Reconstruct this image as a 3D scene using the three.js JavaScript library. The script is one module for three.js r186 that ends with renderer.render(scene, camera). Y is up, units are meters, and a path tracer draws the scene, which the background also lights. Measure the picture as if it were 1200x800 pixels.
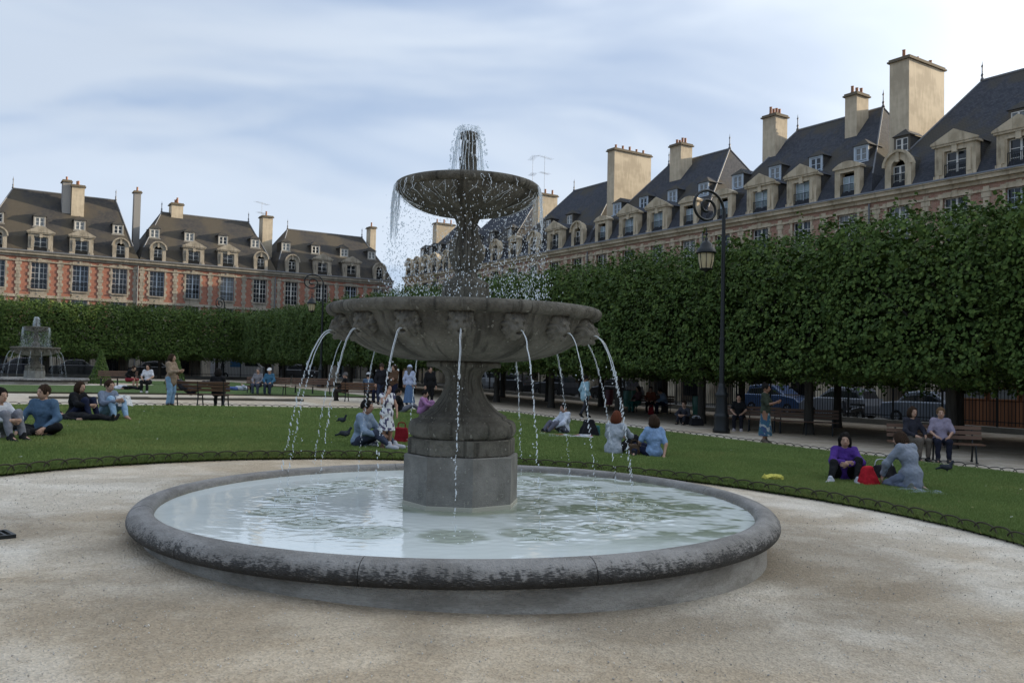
import * as THREE from 'three';
import { mergeGeometries } from 'three/addons/utils/BufferGeometryUtils.js';

// ---------- camera ----------
const R2D = Math.PI / 180, EYE = 1.65, YAW = 33.5 * R2D, FOC = 1000;
const scene = new THREE.Scene();
const camera = new THREE.PerspectiveCamera(2 * Math.atan(400 / FOC) / R2D, 1200 / 800, 0.1, 1500);
camera.position.set(0, EYE, 0);
camera.rotation.order = 'YXZ';
camera.rotation.set(2.06 * R2D, -YAW, 1.2 * R2D);
const renderer = new THREE.WebGLRenderer({ antialias: true });
renderer.setSize(1024, 682);
renderer.toneMapping = THREE.LinearToneMapping;
renderer.toneMappingExposure = 2.95;
renderer.shadowMap.enabled = true;

// ---------- noise and random ----------
function rngOf(seed) { let a = seed >>> 0; return () => { a = (a + 0x6D2B79F5) | 0; let t = Math.imul(a ^ (a >>> 15), 1 | a); t = (t + Math.imul(t ^ (t >>> 7), 61 | t)) ^ t; return ((t ^ (t >>> 14)) >>> 0) / 4294967296; }; }
const hash3 = (x, y, z) => { let h = Math.imul(x, 374761393) ^ Math.imul(y, 668265263) ^ Math.imul(z, 2147483647 ^ 0x5bd1e995); h = Math.imul(h ^ (h >>> 13), 1274126177); return ((h ^ (h >>> 16)) >>> 0) / 4294967296; };
const sm = t => t * t * (3 - 2 * t), lerp = (a, b, t) => a + (b - a) * t, clamp = (x, a = 0, b = 1) => x < a ? a : x > b ? b : x;
const sstep = (a, b, x) => sm(clamp((x - a) / (b - a)));
function noise3(x, y, z) {
  const i = Math.floor(x), j = Math.floor(y), k = Math.floor(z), u = sm(x - i), v = sm(y - j), w = sm(z - k);
  const l = (a, b, c) => hash3(i + a, j + b, k + c);
  return lerp(lerp(lerp(l(0, 0, 0), l(1, 0, 0), u), lerp(l(0, 1, 0), l(1, 1, 0), u), v), lerp(lerp(l(0, 0, 1), l(1, 0, 1), u), lerp(l(0, 1, 1), l(1, 1, 1), u), v), w);
}
function fbm3(x, y, z, n = 4) { let s = 0, a = .5, t = 0; for (let i = 0; i < n; i++) { s += a * noise3(x, y, z); t += a; a *= .5; x *= 2.03; y *= 2.03; z *= 2.03; } return s / t; }
// tiling 2-D noise: period p lattice cells over 0..1
function tn(u, v, p, q, seed) { const x = u * p, y = v * q, i = Math.floor(x), j = Math.floor(y), a = sm(x - i), b = sm(y - j); const h = (m, n) => hash3(((i + m) % p + p) % p, ((j + n) % q + q) % q, seed); return lerp(lerp(h(0, 0), h(1, 0), a), lerp(h(0, 1), h(1, 1), a), b); }
function tf(u, v, p, q, seed, n = 4) { let s = 0, a = .5, t = 0; for (let i = 0; i < n; i++) { s += a * tn(u, v, p, q, seed + i); t += a; a *= .55; p *= 2; q *= 2; } return s / t; }

// ---------- sky ----------
const SUN = new THREE.Vector3(0.965, 0.258, 0.21).normalize();
const FW = [Math.sin(YAW), -Math.cos(YAW)], RT = [Math.cos(YAW), Math.sin(YAW)];
{
  const w = 1536, h = 768, d = new Float32Array(w * h * 4);
  for (let j = 0; j < h; j++) for (let i = 0; i < w; i++) {
    const ph = (i + .5) / w * 2 * Math.PI - Math.PI, el = ((j + .5) / h - .5) * Math.PI;
    const y = Math.sin(el), c = Math.cos(el), x = Math.cos(ph) * c, z = Math.sin(ph) * c;
    if (y < -.16) { const o = (j * w + i) * 4; d.set([.25, .25, .24, 1], o); continue; }
    const yy = Math.max(y, 0), sd = x * SUN.x + y * SUN.y + z * SUN.z;
    // clear air: pale at the horizon, blue higher up, whiter towards the sun
    const zen = Math.pow(1 - yy, 3.2);
    let r = lerp(.115, .25, zen), g = lerp(.185, .345, zen), b = lerp(.33, .46, zen);
    const warm = Math.pow(clamp(.5 + .5 * sd), 3.2);
    r = lerp(r, .60, warm * .75); g = lerp(g, .61, warm * .74); b = lerp(b, .64, warm * .72); const glow = Math.pow(clamp(sd), 9) * 2.4; r += glow; g += glow * .95; b += glow * .86;
    // high streaky cloud in a sheet overhead
    const k = 1 / (yy + .16), px = x * k, pz = z * k, a = px * RT[0] + pz * RT[1], e = px * FW[0] + pz * FW[1];
    const wx = fbm3(a * .7 + 3, e * .9, 1.5, 3) - .5;
    const inView = x * FW[0] + z * FW[1] > .6 && y < .6; let cl = fbm3(a * .9 + e * .45 + wx * 2.2 + 7, e * 2.3 - a * .5 + wx * 3.0 + 2, 4.2, inView ? 7 : 4) * .62 + fbm3(a * .5 + 9, e * .6 + 1, 9.1, 4) * .48;
    cl = sstep(.44, .70, cl + .12 * yy) * sstep(-.02, .12, y); cl = Math.max(cl, sstep(.40, .95, yy) * (.45 + .6 * fbm3(a * 1.3, e * 1.3, 2.1, 4)));  // denser cloud added above the view to brighten the garden
    const hi = 1 - .25 * fbm3(a * 1.1 + 20, e * 1.5, 6.5, 4);
    const overheadGain = 1 + .5 * sstep(.35, .9, yy); r = lerp(r, .50 * hi * overheadGain + .24 * warm + glow * .7, cl * .8); g = lerp(g, .53 * hi * overheadGain + .22 * warm + glow * .66, cl * .8); b = lerp(b, .585 * hi * overheadGain + .18 * warm + glow * .6, cl * .8);  // cloud outside the view made brighter for the light it gives
    if (y < 0) { const m = sstep(0, -.15, y); r = lerp(r, .25, m); g = lerp(g, .25, m); b = lerp(b, .24, m); }
    const o = (j * w + i) * 4; d[o] = r * .53; d[o + 1] = g * .565; d[o + 2] = b * .595; d[o + 3] = 1;
  }
  const t = new THREE.DataTexture(d, w, h, THREE.RGBAFormat, THREE.FloatType);
  t.mapping = THREE.EquirectangularReflectionMapping; t.magFilter = t.minFilter = THREE.LinearFilter; t.colorSpace = THREE.LinearSRGBColorSpace; t.needsUpdate = true;
  scene.background = t; scene.environment = t;
}
const sun = new THREE.DirectionalLight(new THREE.Color().setRGB(1, .84, .62), 2.9);
sun.position.copy(SUN).multiplyScalar(200); sun.target.position.set(20, 0, -40); sun.position.add(sun.target.position);
sun.castShadow = true; sun.shadow.radius = 1; sun.shadow.mapSize.set(2048, 2048);
Object.assign(sun.shadow.camera, { left: -110, right: 110, top: 110, bottom: -110, near: 1, far: 420 });
scene.add(sun, sun.target);

// ---------- ground level and pixel helpers ----------
const gh = (x, z) => -0.42 * Math.tanh((RT[0] * x + RT[1] * z) / 13);           // the garden falls gently to one side
const toW = (lat, dep) => [RT[0] * lat + FW[0] * dep, RT[1] * lat + FW[1] * dep];
camera.updateMatrixWorld(true);
function ray(px, py) { return new THREE.Vector3((px - 600) / FOC, (400 - py) / FOC, -1).applyQuaternion(camera.quaternion).normalize(); }
function onGround(px, py) { const d = ray(px, py); let t = 20; for (let i = 0; i < 30; i++) { const x = d.x * t, z = d.z * t; t += ((gh(x, z) - EYE) / d.y - t) * .7; } return [d.x * t, d.z * t]; }
function atDepth(px, py, dep) { const d = ray(px, py), f = d.x * FW[0] + d.z * FW[1]; return [d.x / f * dep, EYE + d.y / f * dep, d.z / f * dep]; }

// ---------- naming ----------
const taken = {};
function numbered(n) { const k = taken[n] = (taken[n] ?? -1) + 1; return k ? `${n}_${String(k).padStart(3, '0')}` : n; }
function tag(o, label, category, group, kind) { o.userData.label = label; o.userData.category = category; if (group) o.userData.group = group; if (kind) o.userData.kind = kind; return o; }
function thing(name, label, category, [x, y, z] = [0, 0, 0], turn = 0, group) { const o = new THREE.Group(); o.name = numbered(name); o.position.set(x, y, z); o.rotation.y = turn; tag(o, label, category, group); scene.add(o); return o; }
function addMesh(name, geo, mat, parent = scene) { const m = new THREE.Mesh(geo, mat); m.name = parent === scene ? numbered(name) : name; m.castShadow = m.receiveShadow = true; parent.add(m); return m; }
function struct(name, geo, mat) { const m = addMesh(name, geo, mat); m.userData.kind = 'structure'; return m; }
function dup(root, [x, y, z], turn, label) { const r = root.clone(); r.userData = { ...root.userData }; r.name = numbered(root.name.replace(/_\d{3}$/, '')); r.position.set(x, y, z); r.rotation.y = turn; if (label) r.userData.label = label; scene.add(r); return r; }

// ---------- geometry collecting ----------
const M4 = new THREE.Matrix4(), Q = new THREE.Quaternion(), V = (x, y, z) => new THREE.Vector3(x, y, z);
function boxUV(g) { // uv in metres from the way each face points
  const p = g.attributes.position, uv = new Float32Array(p.count * 2), a = V(), b = V(), c = V();
  for (let i = 0; i < p.count; i += 3) {
    a.fromBufferAttribute(p, i); b.fromBufferAttribute(p, i + 1); c.fromBufferAttribute(p, i + 2);
    const n = b.clone().sub(a).cross(c.clone().sub(a)), ax = Math.abs(n.x), ay = Math.abs(n.y), az = Math.abs(n.z);
    [a, b, c].forEach((q, k) => { const [u, v] = ay > ax && ay > az ? [q.x, q.z] : ax > az ? [q.z, q.y] : [q.x, q.y]; uv[(i + k) * 2] = u; uv[(i + k) * 2 + 1] = v; });
  }
  g.setAttribute('uv', new THREE.BufferAttribute(uv, 2)); return g;
}
class GB {
  constructor() { this.l = []; }
  add(g, x = 0, y = 0, z = 0, rx = 0, ry = 0, rz = 0, s = 1) {
    let q = g.index ? g.toNonIndexed() : g.clone();
    for (const k of Object.keys(q.attributes)) if (!['position', 'normal', 'uv'].includes(k)) q.deleteAttribute(k);
    M4.compose(V(x, y, z), Q.setFromEuler(new THREE.Euler(rx, ry, rz)), typeof s === 'number' ? V(s, s, s) : V(...s)); q.applyMatrix4(M4); this.l.push(q); return this;
  }
  box(x0, x1, y0, y1, z0, z1) { return this.add(new THREE.BoxGeometry(x1 - x0, y1 - y0, z1 - z0), (x0 + x1) / 2, (y0 + y1) / 2, (z0 + z1) / 2); }
  bar(a, b, r, n = 6, r2 = r) { const A = V(...a), B = V(...b), d = B.clone().sub(A), g = new THREE.CylinderGeometry(r2, r, d.length(), n, 1).toNonIndexed(); M4.compose(A.add(B).multiplyScalar(.5), Q.setFromUnitVectors(V(0, 1, 0), d.normalize()), V(1, 1, 1)); g.applyMatrix4(M4); this.l.push(g); return this; }
  poly(faces) { // list of planar convex polygons, each a list of points
    const pos = []; for (const f of faces) for (let i = 1; i + 1 < f.length; i++) pos.push(...f[0], ...f[i], ...f[i + 1]);
    const g = new THREE.BufferGeometry(); g.setAttribute('position', new THREE.Float32BufferAttribute(pos, 3)); g.computeVertexNormals(); g.setAttribute('uv', new THREE.Float32BufferAttribute(new Float32Array(pos.length / 3 * 2), 2)); this.l.push(g); return this;
  }
  geo(uv = true) { const g = mergeGeometries(this.l); return uv ? boxUV(g) : g; }
  build(name, mat, parent, uv = true) { return this.l.length ? addMesh(name, this.geo(uv), mat, parent) : null; }
}
const lathe = (pts, n = 48) => new THREE.LatheGeometry(pts.map(p => new THREE.Vector2(p[0], p[1])), n);
function tubeGeo(pts, r, seg = 24, n = 6) { return new THREE.TubeGeometry(new THREE.CatmullRomCurve3(pts.map(p => V(...p))), seg, r, n); }

// ---------- textures ----------
function tex(size, fn, srgb = true, rep = 1) {
  const [w, h] = Array.isArray(size) ? size : [size, size], d = new Uint8Array(w * h * 4);
  for (let j = 0; j < h; j++) for (let i = 0; i < w; i++) { const c = fn((i + .5) / w, (j + .5) / h), o = (j * w + i) * 4; for (let k = 0; k < 3; k++) { let v = typeof c === 'number' ? c : c[k]; v = clamp(v); if (srgb) v = v <= .0031308 ? v * 12.92 : 1.055 * Math.pow(v, 1 / 2.4) - .055; d[o + k] = Math.round(v * 255); } d[o + 3] = 255; }
  const t = new THREE.DataTexture(d, w, h, THREE.RGBAFormat); t.wrapS = t.wrapT = THREE.RepeatWrapping; t.magFilter = THREE.LinearFilter; t.minFilter = THREE.LinearMipmapLinearFilter; t.generateMipmaps = true; if (srgb) t.colorSpace = THREE.SRGBColorSpace; if (Array.isArray(rep)) t.repeat.set(...rep); else t.repeat.set(rep, rep); t.needsUpdate = true; return t;
}
const mixc = (a, b, t) => [lerp(a[0], b[0], t), lerp(a[1], b[1], t), lerp(a[2], b[2], t)];
const lin = (r, g, b) => new THREE.Color().setRGB(r, g, b);
function mat(o) { const m = new THREE.MeshPhysicalMaterial({ roughness: .85, specularIntensity: (o.roughness ?? .85) > .8 ? .45 : 1, ...o }); return m; }
const plain = (r, g, b, rough = .8, extra = {}) => mat({ color: lin(r, g, b), roughness: rough, ...extra });

const M = {};
{ // limestone of the houses
  const f = (u, v) => { const a = tf(u, v, 4, 4, 11), b = tf(u, v, 32, 32, 15, 3), s = tf(u, v, 24, 3, 19, 4); return mixc(mixc([.51, .43, .31], [.35, .29, .20], sstep(.35, .75, a)), [.20, .16, .11], sstep(.58, .85, s) * .6 + (b - .5) * .3); };
  M.limestone = mat({ map: tex(512, f, true, 1 / 3), bumpMap: tex(256, (u, v) => tf(u, v, 24, 24, 33), false, 1 / 2), bumpScale: .012 });
  M.limestoneGreyed = mat({ map: tex(512, (u, v) => { const c = f(u, v), l = (c[0] + c[1] + c[2]) / 3; return mixc(c, [l, l * .96, l * .88], .45).map(x => x * .74); }, true, 1 / 3), bumpMap: tex(256, (u, v) => tf(u, v, 24, 24, 33), false, 1 / 2), bumpScale: .012 });  // limestone copy, greyed and darkened for the left row
  M.render = mat({ map: tex(512, (u, v) => mixc([.54, .46, .34], [.40, .335, .245], sstep(.35, .7, tf(u, v, 3, 6, 41) * .7 + tf(u, v, 40, 8, 43, 3) * .3)), true, 1 / 5) });
  M.brick = mat({ map: tex(1024, (u, v) => { const row = Math.floor(v * 32), bu = u * 10 + (row % 2) * .5, bi = Math.floor(bu), fu = bu - bi, fv = v * 32 - row; const j = fu < .06 || fv < .14; const h = hash3(bi % 10, row, 5), n = tf(u, v, 6, 6, 51); const c = mixc(mixc([.255, .085, .06], [.335, .135, .09], h), [.20, .08, .055], sstep(.5, .8, n) * .6); return j ? [.36, .27, .19] : c; }, true, 1 / 2.2) });
  M.brickPale = mat({ map: tex(768, (u, v) => { const row = Math.floor(v * 32), bu = u * 10 + (row % 2) * .5, bi = Math.floor(bu), fu = bu - bi, fv = v * 32 - row, h = hash3(bi % 10, row, 5), n = tf(u, v, 6, 6, 53); return fu < .06 || fv < .16 ? [.40, .33, .25] : mixc(mixc([.26, .12, .085], [.34, .185, .13], h), [.30, .21, .15], sstep(.45, .75, n) * .7); }, true, 1 / 2.2) });
  M.slate = mat({ roughness: .9, map: tex(768, (u, v) => { const row = Math.floor(v * 40), bu = u * 30 + (row % 2) * .5, bi = Math.floor(bu), h = hash3(bi % 30, row, 7), n = tf(u, v, 3, 3, 61, 5), e = (v * 40 - row) < .16 || (bu - bi) < .07; return mixc(mixc([.036, .041, .052], [.060, .064, .076], h), mixc([.075, .066, .052], [.066, .058, .04], h), sstep(.42, .68, n) * .75).map(x => x * (e ? .6 : 1)); }, true, 1 / 5) });
  M.slateOld = mat({ roughness: .85, map: tex(768, (u, v) => { const row = Math.floor(v * 40), bu = u * 30 + (row % 2) * .5, bi = Math.floor(bu), h = hash3(bi % 30, row, 8), n = tf(u, v, 3, 3, 67, 5), e = (v * 40 - row) < .16 || (bu - bi) < .07; return mixc(mixc([.034, .033, .034], [.055, .050, .044], h), mixc([.080, .067, .049], [.068, .057, .040], h), sstep(.3, .62, n) * .85).map(x => x * (e ? .6 : 1)); }, true, 1 / 5) });
  M.zinc = plain(.20, .21, .23, .5, { metalness: .3 }); M.lead = plain(.14, .145, .155, .6);
  M.white = plain(.62, .61, .57, .6); M.paleblue = plain(.40, .46, .52, .6); M.iron = plain(.012, .014, .014, .45, { metalness: .3 }); M.clay = plain(.28, .13, .07, .8);
  M.glass = new THREE.MeshPhysicalMaterial({ color: lin(.018, .022, .026), roughness: .06, ior: 1.5 });
  M.curtain = plain(.30, .30, .29, .9); M.dark = plain(.02, .019, .018, .9);
  M.roofWood = plain(.10, .085, .065, .8);
}

// ================= GROUND =================
const FX = 4.5, FZ = -7.7;                       // the near fountain
const F2X = 4.3, F2Z = -57;                      // the far fountain
{
  const gravelTex = tex(1024, (u, v) => { const a = tf(u, v, 5, 5, 71, 5), f = tn(u, v, 256, 256, 75), f2 = tn(u, v, 128, 128, 77), f3 = tn(u, v, 420, 420, 79); let c = mixc([.66, .60, .51], [.53, .465, .375], sstep(.38, .66, a)); const k = .86 + .28 * f + .24 * (f2 - .4) + (f3 > .86 ? -.26 : f3 < .09 ? .18 : 0); return c.map(x => x * k); }, true, 1 / 2.6);
  const gravelBump = tex(1024, (u, v) => tn(u, v, 256, 256, 75) * .5 + tf(u, v, 64, 64, 81, 3) * .5, false, 1 / 2.6);
  M.gravel = mat({ map: gravelTex, bumpMap: gravelBump, bumpScale: .02, roughness: .95, vertexColors: true });
  // one sheet, fine near the camera and coarse to the horizon
  const ax = []; for (let i = -106; i <= 106; i++) ax.push(Math.sign(i) * (Math.abs(i) < 92 ? Math.abs(i) * .16 : 14.72 * Math.pow(1.33, Math.abs(i) - 92)));
  const n = ax.length, pos = [], uv = [], col = [], idx = [];
  const cx = 5, cz = -8;
  for (let j = 0; j < n; j++) for (let i = 0; i < n; i++) {
    const x = cx + ax[i], z = cz + ax[j], r = Math.hypot(x - FX, z - FZ);
    const wet = sstep(.34, .58, fbm3(x * .75 + 4, z * .75, 2.2, 5)) * sstep(5.6, 3.5, r + 1.8 * (fbm3(x * .6, z * .6, 8, 3) - .5));      // damp, splashed and trodden earth by the basin
    const worn = sstep(.36, .62, fbm3(x * .45, z * .45 + 9, 5.5, 6) + .10 * sstep(8, 3, Math.hypot(x, z)));
    const ruts = (fbm3(x * .5, z * .5, 1, 3) - .5) * .02 * (r < 14 ? 1 : 0);
    pos.push(x, gh(x, z) - .004 + ruts, z); uv.push(x, z);
    const nr_ = sstep(3.3, 6.2, r), base = [.98, .97, .95], dk = [.46, .42, .36], tn_ = [.78, .685, .56];
    let c = mixc(base, tn_, worn * .85); c = mixc(c, dk, wet * .8);
    if (x > 36.4 || z < -84) c = [.17, .18, .20];                  // the streets behind the railings
    else if (x > 22.5) c = mixc(c, [.55, .48, .40], .75);          // darker, browner ground colour under the limes
    col.push(...c);
  }
  for (let j = 0; j + 1 < n; j++) for (let i = 0; i + 1 < n; i++) { const a = j * n + i; idx.push(a, a + n, a + 1, a + 1, a + n, a + n + 1); }
  const g = new THREE.BufferGeometry(); g.setAttribute('position', new THREE.Float32BufferAttribute(pos, 3)); g.setAttribute('uv', new THREE.Float32BufferAttribute(uv, 2)); g.setAttribute('color', new THREE.Float32BufferAttribute(col, 3)); g.setIndex(idx); g.computeVertexNormals();
  struct('gravel_ground', g, M.gravel);
}
// lawns: a ring of turf between a circle round a fountain and a rectangle
M.turf = mat({ roughness: .95, map: tex(512, (u, v) => { const a = tf(u, v, 6, 6, 91, 5), f = tn(u, v, 128, 128, 95); return mixc([.070, .115, .030], [.105, .155, .042], a).map(x => x * (.7 + .6 * f)); }, true, 1 / 3), bumpMap: tex(256, (u, v) => tn(u, v, 64, 64, 97), false, 1), bumpScale: .03 });
M.soil = plain(.045, .036, .022, .95);
function rimDist(cx, cz, a, x0, x1, z0, z1) { const dx = Math.cos(a), dz = Math.sin(a); let t = 1e9; if (dx > 1e-6) t = Math.min(t, (x1 - cx) / dx); if (dx < -1e-6) t = Math.min(t, (x0 - cx) / dx); if (dz > 1e-6) t = Math.min(t, (z1 - cz) / dz); if (dz < -1e-6) t = Math.min(t, (z0 - cz) / dz); return t; }
function lawn(cx, cz, r0, box, a0, a1, name) {
  const N = Math.ceil((a1 - a0) / .025), K = 26, pos = [], uv = [], idx = [];
  for (let i = 0; i <= N; i++) { const a = a0 + (a1 - a0) * i / N, R = rimDist(cx, cz, a, ...box);
    for (let k = -1; k <= K + 1; k++) { const q = clamp(k / K), r = lerp(r0, Math.max(R, r0 + .01), q * q * .6 + q * .4), x = cx + Math.cos(a) * r, z = cz + Math.sin(a) * r, edge = k < 0 || k > K; const lift = .05 * sstep(0, .25, Math.min(r - r0, R - r)) + .03; pos.push(x, gh(x, z) + (edge ? -.05 : lift), z); uv.push(x, z); } }
  const w = K + 3; for (let i = 0; i < N; i++) for (let k = 0; k < w - 1; k++) { const p = i * w + k; idx.push(p, p + 1, p + w, p + 1, p + w + 1, p + w); }
  const g = new THREE.BufferGeometry(); g.setAttribute('position', new THREE.Float32BufferAttribute(pos, 3)); g.setAttribute('uv', new THREE.Float32BufferAttribute(uv, 2)); g.setIndex(idx); g.computeVertexNormals();
  const nn = g.attributes.normal; if (nn.getY(5) < 0) { for (let i = 0; i < idx.length; i += 3) { const t = idx[i]; idx[i] = idx[i + 1]; idx[i + 1] = t; } g.setIndex(idx); g.computeVertexNormals(); }
  return struct(name, g, M.turf);
}
const AF = Math.atan2(FW[1], FW[0]);              // the way the camera looks, as an angle in the ground plane
const LAWN = [-14, 18.5, -28.5, 14], LR = 6.35, LA0 = AF - 2.05, LA1 = AF + 2.0;
lawn(FX, FZ, LR, LAWN, LA0, LA1, 'lawn');
const LAWN2 = [-24, 18.5, -66, -40];
lawn(F2X, F2Z, 6.6, LAWN2, 0, Math.PI * 2, 'far_lawn');
{ // grass on the near lawn: tufts nobody could count
  const rnd = rngOf(5), bl = []; const nor = [];
  for (let k = 0; k < 7; k++) { const a = rnd() * 6.28, r = .03 * Math.sqrt(rnd()), x = Math.cos(a) * r, z = Math.sin(a) * r, h = .022 + .02 * rnd(), l = a + (rnd() - .5), w = .0045, t = rnd() * 3.14; bl.push(x - w * Math.cos(t), 0, z - w * Math.sin(t), x + w * Math.cos(t), 0, z + w * Math.sin(t), x + Math.cos(l) * .02, h, z + Math.sin(l) * .02); for (let q = 0; q < 3; q++) nor.push(Math.cos(l) * .35, .9, Math.sin(l) * .35); }
  const g = new THREE.BufferGeometry(); g.setAttribute('position', new THREE.Float32BufferAttribute(bl, 3)); g.computeVertexNormals();
  const N = 164000, im = new THREE.InstancedMesh(g, plain(1, 1, 1, .8), N), c = new THREE.Color(), o = new THREE.Object3D(); let n = 0;
  while (n < N) {
    const rim_ = n > 150000, u = rim_ ? 0 : rnd(), a = LA0 + (LA1 - LA0) * rnd(), R = rimDist(FX, FZ, a, ...LAWN), r = LR + (rim_ ? (rnd() - .35) * .2 : (R - LR) * Math.pow(u, 1.15)); if (R < LR) continue;
    const x = FX + Math.cos(a) * r, z = FZ + Math.sin(a) * r, dep = x * FW[0] + z * FW[1], lt = x * RT[0] + z * RT[1]; if (dep < 3 || Math.abs(lt) > dep * .68 + 1) { if (rnd() < .97) continue; }
    const s = (.75 + rnd() * .7) * (rim_ ? 1.2 : 1); o.position.set(x, gh(x, z) + .03 + .05 * sstep(0, .25, Math.min(r - LR, R - r)), z); o.rotation.y = rnd() * 6.28; o.scale.set(s * (1 + dep * .02), s, s * (1 + dep * .02)); o.updateMatrix(); im.setMatrixAt(n, o.matrix);
    const p = clamp(fbm3(x * .8, z * .8, 3, 4) * 1.6 - .3), dry = rnd() < .05 + .4 * sstep(.55, .7, fbm3(x * .45 + 8, z * .45, 6, 4)) ? .8 : rnd() < .004 ? 3 : 0; c.setRGB((lerp(.130, .182, p) + dry * .08) * (rim_ ? .85 : 1), (lerp(.192, .246, p) + dry * .04) * (rim_ ? .85 : 1), (lerp(.042, .060, p) + dry * .02) * (rim_ ? .85 : 1)); im.setColorAt(n, c); n++;
  }
  im.name = 'grass'; tag(im, 'short mown grass blades of the lawn behind the fountain', 'grass', null, 'stuff'); im.castShadow = false; im.receiveShadow = true; scene.add(im);
}
{ // loose pebbles on the gravel in front of the basin
  const rnd = rngOf(9), g = new THREE.IcosahedronGeometry(1, 0), N = 20000, im = new THREE.InstancedMesh(g, plain(1, 1, 1, .9), N), o = new THREE.Object3D(), c = new THREE.Color(); let n = 0;
  while (n < N) { const lt = (rnd() - .5) * 14, dp = 2.8 + rnd() * 8.5, [x, z] = toW(lt, dp), r = Math.hypot(x - FX, z - FZ); if (r < 3.12 || (r > 6.2 && dp > 8.5)) continue; const s = .002 + .005 * Math.pow(rnd(), 5); o.position.set(x, gh(x, z) + .002, z); o.rotation.set(rnd() * 6, rnd() * 6, rnd() * 6); o.scale.set(s * 1.4, s * .7, s); o.updateMatrix(); im.setMatrixAt(n, o.matrix); const k = .30 + .32 * rnd(); c.setRGB(k, k * .92, k * .8); im.setColorAt(n, c); n++; }
  im.name = 'pebbles'; tag(im, 'loose small pebbles scattered over the gravel round the basin', 'pebbles', null, 'stuff'); scene.add(im);
}
{ // fallen leaves and scraps on the gravel and the grass
  const rnd = rngOf(14), g = new THREE.CircleGeometry(1, 6); g.rotateX(-Math.PI / 2); { const p = g.attributes.position; for (let i = 0; i < p.count; i++) p.setY(i, .25 * p.getX(i) * p.getX(i)); g.computeVertexNormals(); }
  const N = 520, im = new THREE.InstancedMesh(g, plain(1, 1, 1, .9), N), o = new THREE.Object3D(), c = new THREE.Color(); let n = 0;
  while (n < N) { const dp = 3 + rnd() * 24, lt = (rnd() - .5) * 1.3 * dp, [x, z] = toW(lt, dp), r = Math.hypot(x - FX, z - FZ); if (r < LR + .1 || x > 18.3 || z < -28.3 || dp < 7) continue; const s = .010 + .018 * rnd(), lawnHere = r > LR && x < 18.4 && z > -28.4 && dp > 7; o.position.set(x, gh(x, z) + (lawnHere ? .105 : .006), z); o.rotation.set((rnd() - .5) * .6, rnd() * 6, (rnd() - .5) * .6); o.scale.set(s, s, s * .6); o.updateMatrix(); im.setMatrixAt(n, o.matrix); const w = rnd(); w < .35 ? c.setRGB(.16, .10, .05) : w < .8 ? c.setRGB(.20, .19, .07) : lawnHere ? c.setRGB(.6, .6, .56) : c.setRGB(.08, .06, .04); im.setColorAt(n, c); n++; }
  im.name = 'fallen_leaves'; tag(im, 'small fallen leaves and daisies scattered over lawn and gravel', 'leaves', null, 'stuff'); scene.add(im);
}
{ // low strip on the path between the lawns, kerbs by lawn and railings
  const strip = (name, pts, w, h, m) => { const b = new GB(); for (let i = 0; i + 1 < pts.length; i++) { const [x0, z0] = pts[i], [x1, z1] = pts[i + 1], L = Math.hypot(x1 - x0, z1 - z0), n = Math.ceil(L / 2); for (let k = 0; k < n; k++) { const a = (k + .5) / n, x = lerp(x0, x1, a), z = lerp(z0, z1, a); b.add(new THREE.BoxGeometry(L / n - .008, h, w), x, gh(x, z) + h / 2 - .03, z, 0, -Math.atan2(z1 - z0, x1 - x0), 0); } } const m2 = b.build(name, m, scene); m2.userData.kind = 'structure'; return m2; };
  const kerbM = mat({ map: tex(256, (u, v) => mixc([.16, .145, .12], [.26, .24, .20], tf(u, v, 8, 8, 102)), true, .5) });
  strip('path_strip', [[2.5, -34.9], [12.5, -34.9]], .7, .10, plain(.10, .088, .066, .95));  // low dark brown strip lying along the path
  strip('lawn_kerb', [[-12, -39.9], [18.5, -39.9]], .12, .09, plain(.05, .05, .03, .95));
  strip('railing_kerb', [[35.4, 20], [35.4, -84], [-20, -84]], .45, .26, kerbM);
  strip('street_kerb', [[42.6, 20], [42.6, -89], [-20, -89]], .3, .16, kerbM);
}

// ================= HOUSES =================
const bayW = 3.385;
function archShape(w, h) { const s = new THREE.Shape(); s.moveTo(-w / 2, 0); s.lineTo(w / 2, 0); s.lineTo(w / 2, h - w / 2); s.absarc(0, h - w / 2, w / 2, 0, Math.PI, false); s.lineTo(-w / 2, 0); return s; }
const extr = (s, d) => new THREE.ExtrudeGeometry(s, { depth: d, bevelEnabled: false, curveSegments: 10 });
const shp = pts => { const s = new THREE.Shape(); pts.forEach((p, i) => i ? s.lineTo(p[0], p[1]) : s.moveTo(p[0], p[1])); return s; };
// shared window geometries: frame with glazing bars, panes, low balcony rail
function winGeo(w, h, nx, ny) { const f = new GB(), t = .055; f.box(-w / 2, -w / 2 + t, 0, h, -.04, .04).box(w / 2 - t, w / 2, 0, h, -.04, .04).box(-w / 2 + t, w / 2 - t, h - t, h, -.04, .04).box(-w / 2 + t, w / 2 - t, 0, t, -.04, .04); f.box(-.055, .055, t, h - t, -.035, .045); for (let i = 1; i < nx; i++) if (i * 2 !== nx) f.box(-w / 2 + w * i / nx - .016, -w / 2 + w * i / nx + .016, t, h - t, -.02, .025); for (let j = 1; j < ny; j++) f.box(-w / 2 + t, w / 2 - t, h * j / ny - .018, h * j / ny + .018, -.018, .027); return f.geo(); }
function paneGeo(w, h, nx, ny, seed) { const r = rngOf(seed), b = new GB(); for (let i = 0; i < nx; i++) for (let j = 0; j < ny; j++) b.add(new THREE.PlaneGeometry(w / nx - .02, h / ny - .02), -w / 2 + w * (i + .5) / nx, h * (j + .5) / ny, .004, (r() - .5) * .03, (r() - .5) * .05, 0); return b.geo(); }
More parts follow.
